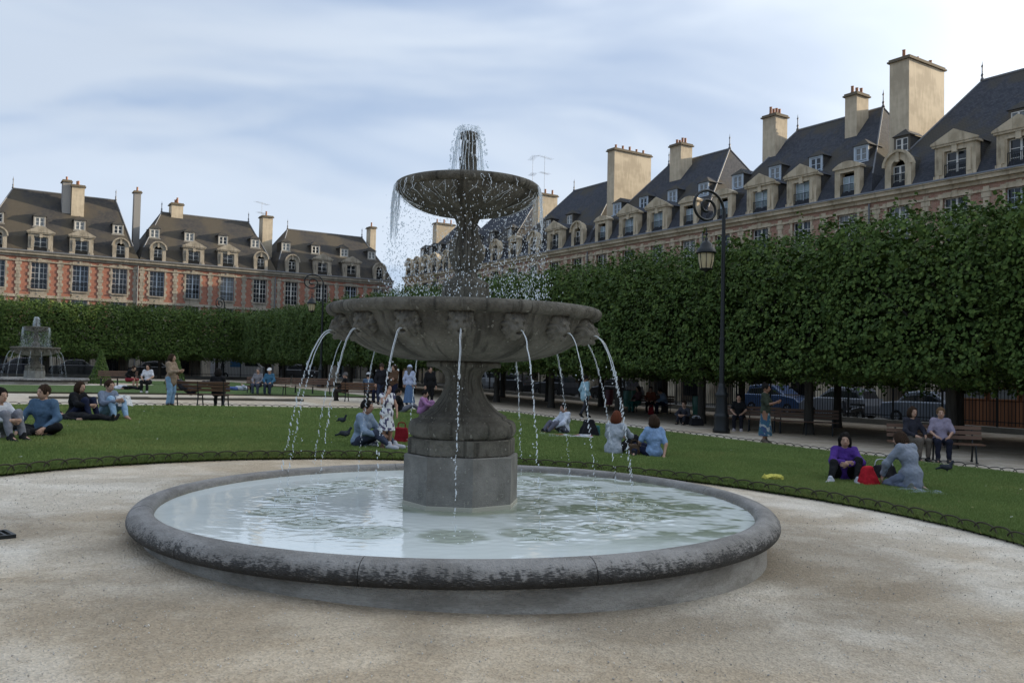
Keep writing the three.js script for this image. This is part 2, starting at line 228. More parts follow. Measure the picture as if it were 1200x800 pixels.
function railGeo(w) { const b = new GB(); b.box(-w / 2, w / 2, .78, .82, 0, .03).box(-w / 2, w / 2, .06, .09, 0, .03); for (let i = 0; i <= 10; i++) b.box(-w / 2 + w * i / 10 - .01, -w / 2 + w * i / 10 + .01, .09, .78, .005, .025); return b.geo(); }
const WG = { tall: [winGeo(1.4, 2.55, 4, 5), [1, 2, 3].map(s => paneGeo(1.4, 2.55, 2, 5, s))], low: [winGeo(1.35, 1.95, 4, 4), [4, 5].map(s => paneGeo(1.35, 1.95, 2, 4, s))], dorm: [winGeo(1.2, 1.5, 2, 3), [6, 7].map(s => paneGeo(1.2, 1.5, 2, 3, s))], arch: [winGeo(.86, 1.3, 2, 3), [8, 9].map(s => paneGeo(.86, 1.3, 2, 3, s))], top: [winGeo(.8, .82, 2, 2), [10, 11].map(s => paneGeo(.8, .82, 2, 2, s))] }, RAIL = { tall: railGeo(1.36), dorm: railGeo(1.16), arch: railGeo(.84) };
const curtG = {}; for (const k in WG) { }
function putWindow(parent, kind, x, y, z, r, fm, rail) {
  const f = addMesh('window', WG[kind][0], fm, parent); f.position.set(x, y, z);
  const p = addMesh('pane', WG[kind][1][Math.floor(r() * WG[kind][1].length)], r() < .22 ? M.glassPale : M.glass, f);
  if (rail) { const q = addMesh('balcony_rail', RAIL[kind], M.iron, f); q.position.set(0, 0, .06); }
  return f;
}
M.glassSky = new THREE.MeshPhysicalMaterial({ color: lin(.26, .33, .35), roughness: .1, ior: 1.5 });  // curtain tone and sky reflection put into the pane colour
M.glassPale = new THREE.MeshPhysicalMaterial({ color: lin(.16, .17, .17), roughness: .12, ior: 1.5 });
// dormer fronts
function dormerBig() { const b = new GB(); const w = 2.3; b.box(-w / 2, -.62, 0, 1.62, -.5, 0).box(.62, w / 2, 0, 1.62, -.5, 0).box(-w / 2, w / 2, 1.62, 1.9, -.5, .001).box(-w / 2 - .12, w / 2 + .12, 1.9, 2.02, -.55, .12); b.add(extr(shp([[-w / 2 - .12, 0], [w / 2 + .12, 0], [0, .62]]), .5), 0, 2.02, -.44); b.add(extr(shp([[-w / 2 - .2, 0], [w / 2 + .2, 0], [w / 2 + .2, .09], [0, .76], [-w / 2 - .2, .09]]), .1), 0, 2.025, .062); b.box(-.14, .14, 1.5, 2.0, .002, .1).box(-w / 2 - .05, -w / 2 + .28, 0, .3, .002, .06).box(w / 2 - .28, w / 2 + .05, 0, .3, .002, .06); for (const s of [-1, 1]) b.box(s * .8 - .1, s * .8 + .1, .34, 1.6, .001, .05); return b.geo(); }
function dormerArch() { const o = archShape(1.66, 2.2), h = archShape(.88, 1.75); o.holes.push(new THREE.Path(h.getPoints(10))); const b = new GB(); b.add(extr(o, .45), 0, 0, -.45); const c = new THREE.Shape(); c.absarc(0, 1.37, .95, 0, Math.PI, false); c.absarc(0, 1.37, .8, Math.PI, 0, true); b.add(extr(c, .16), 0, 0, -.02); b.box(-.1, .1, 1.6, 2.25, .001, .1); return b.geo(); }
function dormerRound() { const b = new GB(), w = 1.75; b.box(-w / 2, -.5, 0, 1.85, -.5, 0).box(.5, w / 2, 0, 1.85, -.5, 0).box(-.5, .5, 1.62, 1.85, -.5, .001); const s = new THREE.Shape(); s.moveTo(-w / 2 - .12, 0); s.lineTo(w / 2 + .12, 0); s.quadraticCurveTo(0, .72, -w / 2 - .12, 0); b.box(-w / 2 - .1, w / 2 + .1, 1.85, 1.95, -.5, .1); b.add(extr(s, .55), 0, 1.95, -.47); return b.geo(); }
const DG = { big: dormerBig(), arch: dormerArch(), round: dormerRound() };
function slabRoofFor(kind, pitchRun) { // the dormer's own slate body running back into the roof
  const b = new GB(), L = 3.2;
  if (kind === 'big') { const w = 1.2, h = 2.0, t = .66; b.poly([[[-w, 0, -.45], [-w, h, -.45], [-w, h, -L], [-w, 0, -L]].reverse(), [[w, 0, -.45], [w, h, -.45], [w, h, -L], [w, 0, -L]], [[-w - .1, h, -.45], [0, h + t, -.45], [0, h + t, -L], [-w - .1, h, -L]].reverse(), [[w + .1, h, -.45], [0, h + t, -.45], [0, h + t, -L], [w + .1, h, -L]]]); }
  else { const w = kind === 'arch' ? .84 : .9, y0 = kind === 'arch' ? 1.36 : 1.9, r = [], n = 8; for (let i = 0; i <= n; i++) { const a = Math.PI * i / n; r.push([Math.cos(a) * w, y0 + Math.sin(a) * (kind === 'arch' ? w : .36)]); } const f = [[[-w, 0, -.4], [-w, y0, -.4], [-w, y0, -L], [-w, 0, -L]].reverse(), [[w, 0, -.4], [w, y0, -.4], [w, y0, -L], [w, 0, -L]]]; for (let i = 0; i < n; i++) f.push([[...r[i], -.4], [...r[i + 1], -.4], [...r[i + 1], -L], [...r[i], -L]].reverse()); b.poly(f); }
  return b.geo();
}
const DB = { big: slabRoofFor('big'), arch: slabRoofFor('arch'), round: slabRoofFor('round') };
const topDormBody = (() => { const b = new GB(), w = .52, h = .95, L = 1.6; b.poly([[[-w, -.1, .02], [-w, h, .02], [-w, h, -L], [-w, -.1, -L]].reverse(), [[w, -.1, .02], [w, h, .02], [w, h, -L], [w, -.1, -L]], [[-w - .1, h, .12], [w + .1, h, .12], [0, h + .5, -.35]], [[-w - .1, h, .12], [0, h + .5, -.35], [0, h + .5, -L], [-w - .1, h, -L]], [[w + .1, h, .12], [w + .1, h, -L], [0, h + .5, -L], [0, h + .5, -.35]]]); return b.geo(); })();
const topDormFront = (() => { const b = new GB(); b.box(-.52, -.4, -.08, .95, -.05, .03).box(.4, .52, -.08, .95, -.05, .03).box(-.4, .4, .84, .95, -.05, .03).box(-.6, .6, -.16, -.08, -.05, .14); return b.geo(); })();
const finialGeo = lathe([[0, 0], [.12, 0], [.1, .12], [.05, .2], [.09, .34], [.04, .45], [.035, .8], [.075, .88], [.03, .98], [0, 1.25]], 10);
const potGeo = lathe([[.09, 0], [.13, .04], [.1, .1], [.095, .42], [.12, .46], [.08, .46], [.07, .2]], 8);

function chimney(p, x0, x1, z0, z1, y0, y1, m, pots) {
  const c = addMesh('chimney', boxUV(new THREE.BoxGeometry(x1 - x0, y1 - y0, z1 - z0).toNonIndexed()), m, p); c.position.set((x0 + x1) / 2, (y0 + y1) / 2, (z0 + z1) / 2);
  const h = (y1 - y0) / 2, a = (x1 - x0) / 2, b = (z1 - z0) / 2; new GB().box(-a - .12, a + .12, h, h + .1, -b - .12, b + .12).box(-a - .05, a + .05, h + .1, h + .22, -b - .05, b + .05).build('chimney_cap', M.limeDark, c);
  for (let i = 0; i < pots; i++) { const q = addMesh('chimney_pot', potGeo, M.clay, c); const t = pots < 2 ? 0 : (i / (pots - 1) - .5) * 1.5; q.position.set(a > b ? t * a : 0, h + .22, a > b ? 0 : t * b); q.scale.y = .8 + .5 * hash3(i, Math.round(x0 * 10), 3); }
}
M.limeDark = plain(.15, .125, .09, .9); M.shop = plain(.20, .15, .10, .6); M.topFront = plain(.30, .285, .255, .8);

// o: W, Hc, Hr, bays, kinds, hipL, hipR, roofMat, chimneys, simple
function house(label, pos, turn, o) {
  const t = thing('brick_house', label, 'house', pos, turn, o.group), r = rngOf(o.seed), { W, Hc, Hr } = o, D = 12, n = 4, b = W / n;
  const roofM = o.roofM ?? M.slate, stone = o.stone ?? M.limestone, dsc = o.dormer ?? 1;
  const y1 = 4.5, y2 = Hc - 4.25;   // arcade top, upper windows' sill level
  if (o.simple) { new GB().box(0, W, -1, Hc, -D, 0).build('wall', M.brick, t); }
  else {
    // arcade
    const s = shp([[0, -1], [W, -1], [W, y1], [0, y1]]); for (let i = 0; i < n; i++) { const h = archShape(2.35, 3.7 + 0).getPoints(10).map(p => new THREE.Vector2(p.x + b * (i + .5), p.y - .3)); s.holes.push(new THREE.Path(h)); }
    new GB().add(extr(s, .6), 0, 0, -.6).build('arcade', stone, t);
    new GB().box(0, W, -1, y1, -4.2, -4).build('arcade_wall', stone, t);
    for (let i = 0; i < n; i++) { const f = new GB().box(b * (i + .5) - .95, b * (i + .5) + .95, 0, 3, -3.99, -3.9).build('shopfront', r() < .5 ? M.paleblue : M.shop, t); new GB().box(b * (i + .5) - .75, b * (i + .5) + .75, .5, 2.7, -3.89, -3.86).build('pane', M.glass, f); }
    const wall = new GB(), st = new GB();
    const floors = [[y1, 5.05, 2.55, 'tall'], [y2, y2 + .82, 2.55, 'tall']];
    floors.forEach(([fy, wy, wh, kind], fi) => {
      const top = fi ? Hc - .45 : y2; let x = 0;
      for (let i = 0; i < n; i++) {
        const cx = b * (i + .5), a = cx - .7, c = cx + .7;
        wall.box(x, a, fy, top, -.5, 0); wall.box(a, c, fy, wy, -.5, -.0); wall.box(a, c, wy + wh, top, -.5, 0); x = c;
        // stone surround with toothed jambs, sill, apron and lintel
        for (const sd of [-1, 1]) for (let q = 0; q * .31 < wh + .5; q++) { const ww = q % 2 ? .27 : .15, xa = sd < 0 ? a - ww : c; st.box(xa, xa + ww, wy - .3 + q * .31, wy - .3 + q * .31 + .3, .0, .035 + .01 * (q % 2)); }
        st.box(a - .05, c + .05, wy - .12, wy, .0, .14).box(a + .0, c - .0, wy - .78, wy - .13, .0, .03).box(a - .001, c + .001, wy + wh, wy + wh + .3, 0, .04).box(cx - .14, cx + .14, wy + wh - .02, wy + wh + .36, 0, .08);
        putWindow(t, kind, cx, wy, -.22, r, r() < .75 ? M.white : M.paleblue, fi === 1);
      }
      wall.box(x, W, fy, top, -.5, 0);
      for (let i = 0; i <= n; i++) { const cx = clamp(b * i, .3, W - .3); for (let q = 0; fy + .28 + q * .31 < top - .25; q++) { const ww = q % 2 ? .27 : .17; st.box(cx - ww, cx + ww, fy + .28 + q * .31, fy + .57 + q * .31, 0, .04 + .01 * (q % 2)); } }
      st.box(0, W, fy, fy + .26, .0, .1);
    });
    const s1 = new GB().box(0, W, y2 + 3.37, y2 + 3.5, .046, .09); s1.build('string_course', stone, t);
    wall.build('wall', o.brick ?? M.brick, t); const q = st.build('stone_quoins', stone, t); q.userData.kind = 'stuff';
    const sideW = new GB().box(.02, .3, 0, Hc - .46, -D, -.5).box(W - .3, W - .02, 0, Hc - .46, -D, -.5).box(0, W, 0, Hc - .46, -D - .3, -D); sideW.build('rear_wall', M.render, t);
    new GB().box(0, W, Hc - .45, Hc - .22, -.5, .12).box(0, W, Hc - .22, Hc, -.5, .32).box(0, W, Hc, Hc + .07, -.4, .40).build('cornice', stone, t);
    new GB().box(0, W, Hc + .072, Hc + .15, .12, .44).build('gutter', M.zinc, t);
    new GB().bar([W - .12, 0, .12], [W - .12, Hc - .5, .12], .06, 8).build('downpipe', M.lead, t);
  }
  // hipped roof, its foot a little flared
  const E = .1, yb = Hc + .08, kx = .9, ky = 1.45, rz = -6, hl = o.hipL, hr = o.hipR, fl = hl ? .5 : 0, fr = hr ? .5 : 0;
  const A = [[0, yb, E], [W, yb, E], [W, yb, -D - E], [0, yb, -D - E]], B = [[fl, yb + ky, E - kx], [W - fr, yb + ky, E - kx], [W - fr, yb + ky, -D + kx], [fl, yb + ky, -D + kx]], L = [hl || 0, Hr, rz], Rr = [W - (hr || 0), Hr, rz];
  new GB().poly([[A[0], A[1], B[1], B[0]], [A[1], A[2], B[2], B[1]], [A[2], A[3], B[3], B[2]], [A[3], A[0], B[0], B[3]], [B[0], B[1], Rr, L], [B[2], B[3], L, Rr], [B[1], B[2], Rr], [B[3], B[0], L]]).build('roof', roofM, t);
  if (!o.simple) {
    const rf = t.children[t.children.length - 1];
    const rg = new GB().bar([L[0], Hr, rz], [Rr[0], Hr, rz], .09, 6); if (hl) rg.bar(L, B[0], .06, 5).bar(L, B[3], .06, 5); if (hr) rg.bar(Rr, B[1], .06, 5).bar(Rr, B[2], .06, 5); rg.build('ridge_capping', M.lead, rf);
    for (const [p, h] of [[L, hl], [Rr, hr]]) if (h) { const f = addMesh('finial', finialGeo, M.lead, rf); f.position.set(...p); }
    o.kinds.forEach((k, i) => {
      if (!k) return; const cx = b * (i + .5), d = addMesh('dormer', DG[k], stone, t); d.position.set(cx, yb + .02, .05); d.scale.set(dsc, dsc, 1);
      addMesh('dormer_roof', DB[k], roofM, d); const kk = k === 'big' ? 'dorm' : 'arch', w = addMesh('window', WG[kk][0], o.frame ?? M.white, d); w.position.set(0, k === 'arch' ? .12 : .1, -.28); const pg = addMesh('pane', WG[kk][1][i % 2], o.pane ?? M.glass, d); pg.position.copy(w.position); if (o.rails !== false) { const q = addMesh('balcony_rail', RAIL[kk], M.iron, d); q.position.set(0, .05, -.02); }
    });
    const slope = (Hr - yb - ky) / (6 + E - kx), dz = y => E - kx - (y - yb - ky) / slope;
    (o.tops ?? [1, 1, 1, 1]).forEach((k, i) => { if (!k) return; const y = Hc + 2.85, cx = b * (i + .5) + (o.topShift ?? 0), d = addMesh('roof_dormer', topDormFront, o.topM ?? M.topFront, t); d.position.set(cx, y, dz(y) + .02); addMesh('dormer_roof', topDormBody, roofM, d); const w = addMesh('window', WG.top[0], o.frame ?? M.white, d); w.position.set(0, 0, -.04); const pg = addMesh('pane', WG.top[1][i % 2], (i + o.seed) % 3 ? M.glassPale : M.glass, d); pg.position.copy(w.position); });
    (o.chimneys ?? []).forEach(c => chimney(t, ...c));
  }
  return t;
}
{ // row along the right of the square: local x runs towards the camera, front faces -x
  const R = 46, P = 13.54, T0 = 30.6, Hc = 12.7, Hr = 20, ord = ['', 'house with the tallest slab chimney and open dark dormer windows', 'house with two square chimneys and four pale blue dormer windows', 'house between two big cream chimneys, seen over the lamp', 'house with plain tall slate roof beside the roof aerials', 'house half hidden behind the fountain spray', 'corner house at the end of the street with a single end chimney'];
  for (let k = -7; k <= 4; k++) {
    const t0 = T0 + P * k, t1 = t0 + (k === 4 ? 8.6 : P), simple = k < -1, X = w => t1 - w;          // local x of a distance t
    const ch = { '-1': [[X(31.1), X(29.8), -6.4, -2.5, 13.6, 21.4, M.render, 3]], 0: [[X(35.4), X(34.5), -5.4, -4.1, 15.5, 20.7, M.render, 3], [X(42.4), X(41.2), -5.4, -4.1, 15.5, 20.9, M.render, 4]], 1: [[X(52.2), X(50.9), -5.4, -4.1, 15.5, 20.8, M.render, 4], [X(57.95), X(57.0), -6.4, -2.1, 13.4, 21.3, M.render, 5]], 2: [[X(71.6), X(70.6), -6, -3.6, 14, 19.8, M.render, 3]], 3: [], 4: [[X(92.9), X(91.9), -6, -3.4, 13, 19.6, M.render, 3]] }[k];
    const Wd = k === 4 ? 8.6 : P; house(simple ? 'plain brick house of the same row under a long slate roof' : `brick and stone ${ord[k + 2]}`, [R, -.42, -t0 - Wd], -Math.PI / 2, { W: Wd, Hc: Hc + .42, Hr: Hr + .42, seed: 40 + k, group: simple ? 'houses of the row beyond the trees' : 'houses behind the lime trees', simple, hipL: simple ? 0 : 3.4, hipR: simple || k === -1 ? 0 : 3.2, kinds: { '-1': ['arch', 'big', 'big', 'arch'], 0: ['round', 'big', 'big', 'round'], 1: ['round', 'big', 'big', 'round'], 2: ['round', 'arch', 'big', 'arch'] }[k] ?? ['arch', 'arch', 'arch', 'arch'], tops: k === 2 ? [0, 1, 1, 0] : k === -1 ? [1, 0, 1, 1] : [1, 1, 1, 1], topShift: k === -1 ? -1 : -.4, frame: k === 0 || k === 1 ? M.paleblue : M.white, brick: M.brickPale, pane: k === 0 || k === 1 ? M.glassSky : M.glass, topM: k === 0 || k === 1 ? M.paleblue : M.roofWood, chimneys: ch?.map(c => [c[0], c[1], c[2], c[3], c[4] + .42, c[5] + .42, c[6], c[7]]) });  // unseen houses have unhipped roofs, an unbroken ridge shaped to shade the garden
  }
}
{ // row at the left, facing the camera across the far lawn
  const P = 14.0, L = 92, x0 = 1.75, Hc = 12.0, lab = ['brick and stone house with a paired grey and cream chimney above the clipped hedge', 'brick and stone house with mossy roof between a thin chimney and a roof aerial', 'brick and stone end house with round-topped end dormers, standing by the street gap'];
  const ch = [[[7.3, 8.05, -5.0, -3.8, 15.4, 19.6, M.limeGrey = plain(.26, .25, .235, .9), 1], [8.1, 9.25, -5.0, -3.6, 14.6, 19.2, M.render, 2], [14.05, 14.7, -5.2, -4.4, 13, 19.5, M.limeGrey, 1]], [[4.0, 5.2, -6.8, -5.4, 16, 18.9, M.render, 4]], [[-.2, .95, -6.2, -4.8, 14, 18.6, M.render, 1], [13.1, 13.85, -6, -4.8, 14, 18.8, M.render, 1]]];
  for (let k = 0; k < 3; k++) house(lab[k], [x0 + P * k, .2, -L], 0, { W: P, Hc: Hc - .2, Hr: [18.9, 18.2, 17.9][k] - .2, seed: 60 + k, group: 'houses across the far lawn', hipL: 3.1, hipR: 1.5, roofM: M.slateOld, stone: M.limestoneGreyed, dormer: .9, kinds: ['arch', 'big', 'big', 'arch'], chimneys: ch[k], tops: [1, 1, 1, 1] });
  // television aerials on the roofs
  const aer = (label, x, y, z, h, a) => { const t = thing('roof_aerial', label, 'aerial', [x, y, z], a); new GB().bar([0, 0, 0], [0, h, 0], .016, 5).build('mast', M.zinc, t); for (const [yy, w] of [[h * .97, 1.1], [h * .7, .7]]) { const g = new GB().bar([-w, yy, 0], [w, yy, 0], .012, 4); for (let i = -3; i <= 3; i++) g.bar([w * i / 3.2, yy, -.35], [w * i / 3.2, yy, .35], .008, 4); g.build('antenna', M.zinc, t); } };
  aer('thin television aerial standing on the mossy slate roof', 29.6, 16.4, -97.5, 4.2, .6);
  aer('tall television aerial with two arms behind the plain slate roof', 51.5, 18.2, -72.3, 6.2, .2);
  aer('bare television aerial mast beside the two armed one', 51.5, 18.2, -74.5, 6.6, 1.2);
}

// ================= LIME TREES =================
M.bark = mat({ roughness: .95, map: tex(256, (u, v) => mixc([.035, .03, .024], [.085, .075, .06], tf(u, v, 12, 3, 201)), true, [2, .6]), bumpMap: tex(256, (u, v) => tf(u, v, 16, 4, 203), false, [2, .6]), bumpScale: .03 });
M.leaf = new THREE.MeshPhysicalMaterial({ color: 0xffffff, roughness: .8, specularIntensity: .35, vertexColors: true, transmission: .2, thickness: 0, side: THREE.DoubleSide });
function leafCloud(pts, seed) { // pts: [x,y,z,size,nx,ny,nz,tone]
  const r = rngOf(seed), n = pts.length, pos = new Float32Array(n * 12), nor = new Float32Array(n * 12), col = new Float32Array(n * 12), idx = new Uint32Array(n * 6), a = V(), b = V(), N = V();
  pts.forEach((p, i) => {
    N.set(p[4] + (r() - .5) * 1.3, p[5] + (r() - .5) * 1.1 + .35, p[6] + (r() - .5) * 1.3).normalize(); a.set(r() - .5, -.35 - r() * .5, r() - .5); a.addScaledVector(N, -a.dot(N)).normalize(); b.crossVectors(N, a);
    const L = p[3], w = L * .42, q = [[0, 0, 0], [.45, w, .06 * L], [1, 0, -.05 * L], [.45, -w, .06 * L]];
    q.forEach((k, j) => { const o = (i * 4 + j) * 3; for (let d = 0; d < 3; d++) { const A = a.getComponent(d), B = b.getComponent(d), C = N.getComponent(d); pos[o + d] = p[d] + A * k[0] * L + B * k[1] + C * k[2]; nor[o + d] = C + (j === 1 ? B * .25 : j === 3 ? -B * .25 : 0); } });
    const t = Math.pow(r(), 3), h = r(), c = mixc(mixc([.038, .074, .015], [.072, .120, .025], h), [.135, .192, .042], t); for (let j = 0; j < 4; j++) col.set(c, (i * 4 + j) * 3);
    idx.set([i * 4, i * 4 + 2, i * 4 + 1, i * 4, i * 4 + 3, i * 4 + 2], i * 6);
  });
  const g = new THREE.BufferGeometry(); g.setAttribute('position', new THREE.BufferAttribute(pos, 3)); g.setAttribute('normal', new THREE.BufferAttribute(nor, 3)); g.setAttribute('color', new THREE.BufferAttribute(col, 3)); g.setIndex(new THREE.BufferAttribute(idx, 1)); return g;
}
function boxCrown(seed, hx, hz, y0, y1, N) { // a clipped, box-shaped lime crown
  const r = rngOf(seed), pts = [], hy = (y1 - y0) / 2, my = (y0 + y1) / 2;
  for (let i = 0; i < N; i++) {
    const f = r(), as = hy * hz, bs = hx * hz * .8, cs = hx * hy, s = as + bs + cs; let x = (r() * 2 - 1), y = (r() * 2 - 1), z = (r() * 2 - 1), nx = 0, ny = 0, nz = 0; const sg = r() < .5 ? -1 : 1;
    if (f < as / s) { x = sg; nx = sg; } else if (f < (as + bs) / s) { y = sg * (r() < .25 ? 1 : sg); ny = y = sg; } else { z = sg; nz = sg; }
    x *= hx; y *= hy; z *= hz;
    const lump = (fbm3(x * .95 + seed * 7, y * 1.15, z * .95, 4) - .5) * 2.1, dep = -Math.log(1 - r() * .95) * .28 - .12, k = lump - dep;
    // rounded edges
    const ex = Math.max(0, Math.abs(x) / hx - .72) / .28, ey = Math.max(0, Math.abs(y) / hy - .78) / .22, ez = Math.max(0, Math.abs(z) / hz - .72) / .28, e = (ex * ey + ey * ez + ex * ez) * .3;
    pts.push([x + nx * (k * .55) - Math.sign(x) * e * .5, my + y + ny * k * .6 - Math.sign(y) * e * .4, z + nz * (k * .55) - Math.sign(z) * e * .5, .08 + r() * r() * .13, nx, ny * .8, nz, clamp((fbm3(x * 1.6, y * 1.6 + seed, z * 1.6, 3) - .52) * 2.2 + (r() < .05 ? .5 : 0))]);
  }
  for (let i = 0; i < N * .16; i++) pts.push([(r() * 2 - 1) * hx * .85, my + (r() * 2 - 1) * hy * .88, (r() * 2 - 1) * hz * .85, .26 + r() * .14, r() - .5, .6, r() - .5, 0]);
  for (let s = 0; s < 62; s++) { const x = (r() * 2 - 1) * hx, z = (r() * 2 - 1) * hz, h = .12 + r() * r() * .8, lx = (r() - .5) * .5, lz = (r() - .5) * .5; for (let q = 0; q < 11; q++) { const t = q / 10; pts.push([x + lx * t + (r() - .5) * .12, y1 - .1 + h * t, z + lz * t + (r() - .5) * .12, .12 + r() * .05, r() - .5, .3, r() - .5, .3 * r()]); } }
  for (let s = 0; s < 210; s++) { const sx = r() < .5, sg = r() < .5 ? -1 : 1, x = sx ? sg * hx : (r() * 2 - 1) * hx, z = sx ? (r() * 2 - 1) * hz : sg * hz, y = y0 + .3 + r() * (y1 - y0 - .4), L = .15 + .38 * r(), up = (r() - .35) * .5; for (let q = 0; q < 8; q++) { const t = q / 7; pts.push([x + (sx ? sg * (L * t - .05) : (r() - .5) * .14), y + up * L * t + (r() - .5) * .1, z + (sx ? (r() - .5) * .14 : sg * (L * t - .05)), .1 + r() * .06, sx ? sg * .6 : 0, .5, sx ? 0 : sg * .6, .3 * r()]); } }
  for (let s = 0; s < 26; s++) { const x = (r() * 2 - 1) * hx, z = (r() * 2 - 1) * hz, h = .2 + r() * .45; for (let q = 0; q < 9; q++) pts.push([x + (r() - .5) * .25, y0 + .1 - h * q / 8, z + (r() - .5) * .25, .12 + r() * .05, r() - .5, .3, r() - .5, .1 * r()]); }
  return leafCloud(pts, seed + 77);
}
function limeTrunk(seed, y0, y1) { const r = rngOf(seed), b = new GB(); b.add(lathe([[.24, -.5], [.2, .05], [.165, .3], [.15, 1.2], [.145, y0 + .3]], 12)); b.bar([0, y0 + .2, 0], [.1, y1 - 1, .05], .13, 8, .04); for (let i = 0; i < 7; i++) { const a = i * .9 + r(), l = 1.2 + r() * .9, h = y0 - .1 + r() * 1.5; b.bar([0, h, 0], [Math.cos(a) * l, h + .7 + r(), Math.sin(a) * l], .07, 6, .03); b.bar([Math.cos(a) * l * .97, h + .7, Math.sin(a) * l * .97], [Math.cos(a + .4) * (l + .6), h + 1.9, Math.sin(a + .4) * (l + .6)], .035, 5, .012); } return b.geo(); }
{
  const crown = [1, 2, 3, 4].map(s => boxCrown(s * 13, 2.6, 2.78, 2.15, 7.05, 19000)), trunk = [1, 2, 3].map(s => limeTrunk(s, 2.3, 7));
  const lime = (x, z, i, label, group, sc = 1, syy = 1) => { const t = thing('lime_tree', label, 'tree', [x, gh(x, z), z], 0, group); addMesh('trunk', trunk[i % 3], M.bark, t); const c = addMesh('crown', crown[i % 4], M.leaf, t); t.scale.set(1, syy, 1); c.rotation.y = (i * 7 % 4) * Math.PI / 2; return t; };
  let i = 0;
  for (let k = 0; k < 15; k++) { const z = -(8.9 + 5.02 * k); lime(24.9, z, i++, 'box-clipped lime tree in the row lining the gravel walk by the lamps', 'clipped limes along the walk', 1, (6.42 - gh(24.9, z)) / 7.1 + .02 * (hash3(k, 2, 2) - .5)); }
  for (let k = 0; k < 14; k++) lime(30.3, -(6.6 + 5.02 * k), i++, 'box-clipped lime tree in the back row next to the iron railing', 'clipped limes by the railing', 1, .89 + .03 * hash3(k, 5, 2));
  for (let k = 0; k < 6; k++) lime(1 + 5 * k, -81.6, i++, 'box-clipped lime tree in the far row below the brick houses', 'clipped limes of the far row', 1, .89);
  const nearPlain = 0;
}
{ // two clipped cones of box by the far fountain
  const r = rngOf(31), pts = []; for (let i = 0; i < 3000; i++) { const h = Math.pow(r(), 1.6), a = r() * 6.283, R = (1 - h) * .62 * (.95 + .1 * fbm3(Math.cos(a) * 3, h * 6, Math.sin(a) * 3, 2)) + .03; pts.push([Math.cos(a) * R, .05 + h * 1.95, Math.sin(a) * R, .05 + r() * .05, Math.cos(a), .3, Math.sin(a), .35 * r()]); } const g = leafCloud(pts, 5), tr = new THREE.CylinderGeometry(.05, .06, 1.2, 7);
  for (const [px, py, s, lab] of [[118, 447, 1.05, 'clipped cone of box standing beside the far fountain'], [206, 447, 1.0, 'clipped cone of box behind the standing woman in jeans']]) { const d = 53, p = atDepth(px, 420, d), t = thing('box_cone', lab, 'topiary', [p[0], gh(p[0], p[2]), p[2]], 0); addMesh('foliage', g, M.leaf, t); const q = addMesh('stem', tr, M.bark, t); q.position.y = .5; t.scale.setScalar(s); }
}

// ================= IRON RAILINGS =================
{
  const W = 2.3, pg = (() => { const b = new GB(); b.box(0, W, .22, .26, -.015, .015).box(0, W, 1.55, 1.59, -.015, .015); for (let i = 1; i < 16; i++) { const x = W * i / 16; b.box(x - .011, x + .011, .1, 1.95, -.011, .011); b.add(new THREE.ConeGeometry(.024, .1, 4), x, 2.0, 0); } return b.geo(); })(), po = (() => { const b = new GB(); b.box(-.035, .035, 0, 2.1, -.035, .035).add(new THREE.SphereGeometry(.06, 8, 6), 0, 2.14, 0); return b.geo(); })();
  const run = (label, x0, z0, x1, z1) => { const L = Math.hypot(x1 - x0, z1 - z0), n = Math.round(L / W), t = thing('iron_railing', label, 'railing', [x0, 0, z0], Math.atan2(-(z1 - z0), x1 - x0)); for (let i = 0; i < n; i++) { const x = lerp(x0, x1, i / n), z = lerp(z0, z1, i / n), y = gh(x, z) + .2; const p = addMesh('railing_panel', pg, M.iron, t); p.position.set(L * i / n, y, 0); p.scale.x = L / n / W; const q = addMesh('post', po, M.iron, t); q.position.set(L * i / n, y, 0); } };
  run('black spiked iron railing behind the double row of limes', 35.4, -2, 35.4, -83.8); run('black spiked iron railing in front of the far row of houses', -8, -84, 35.3, -84);
}

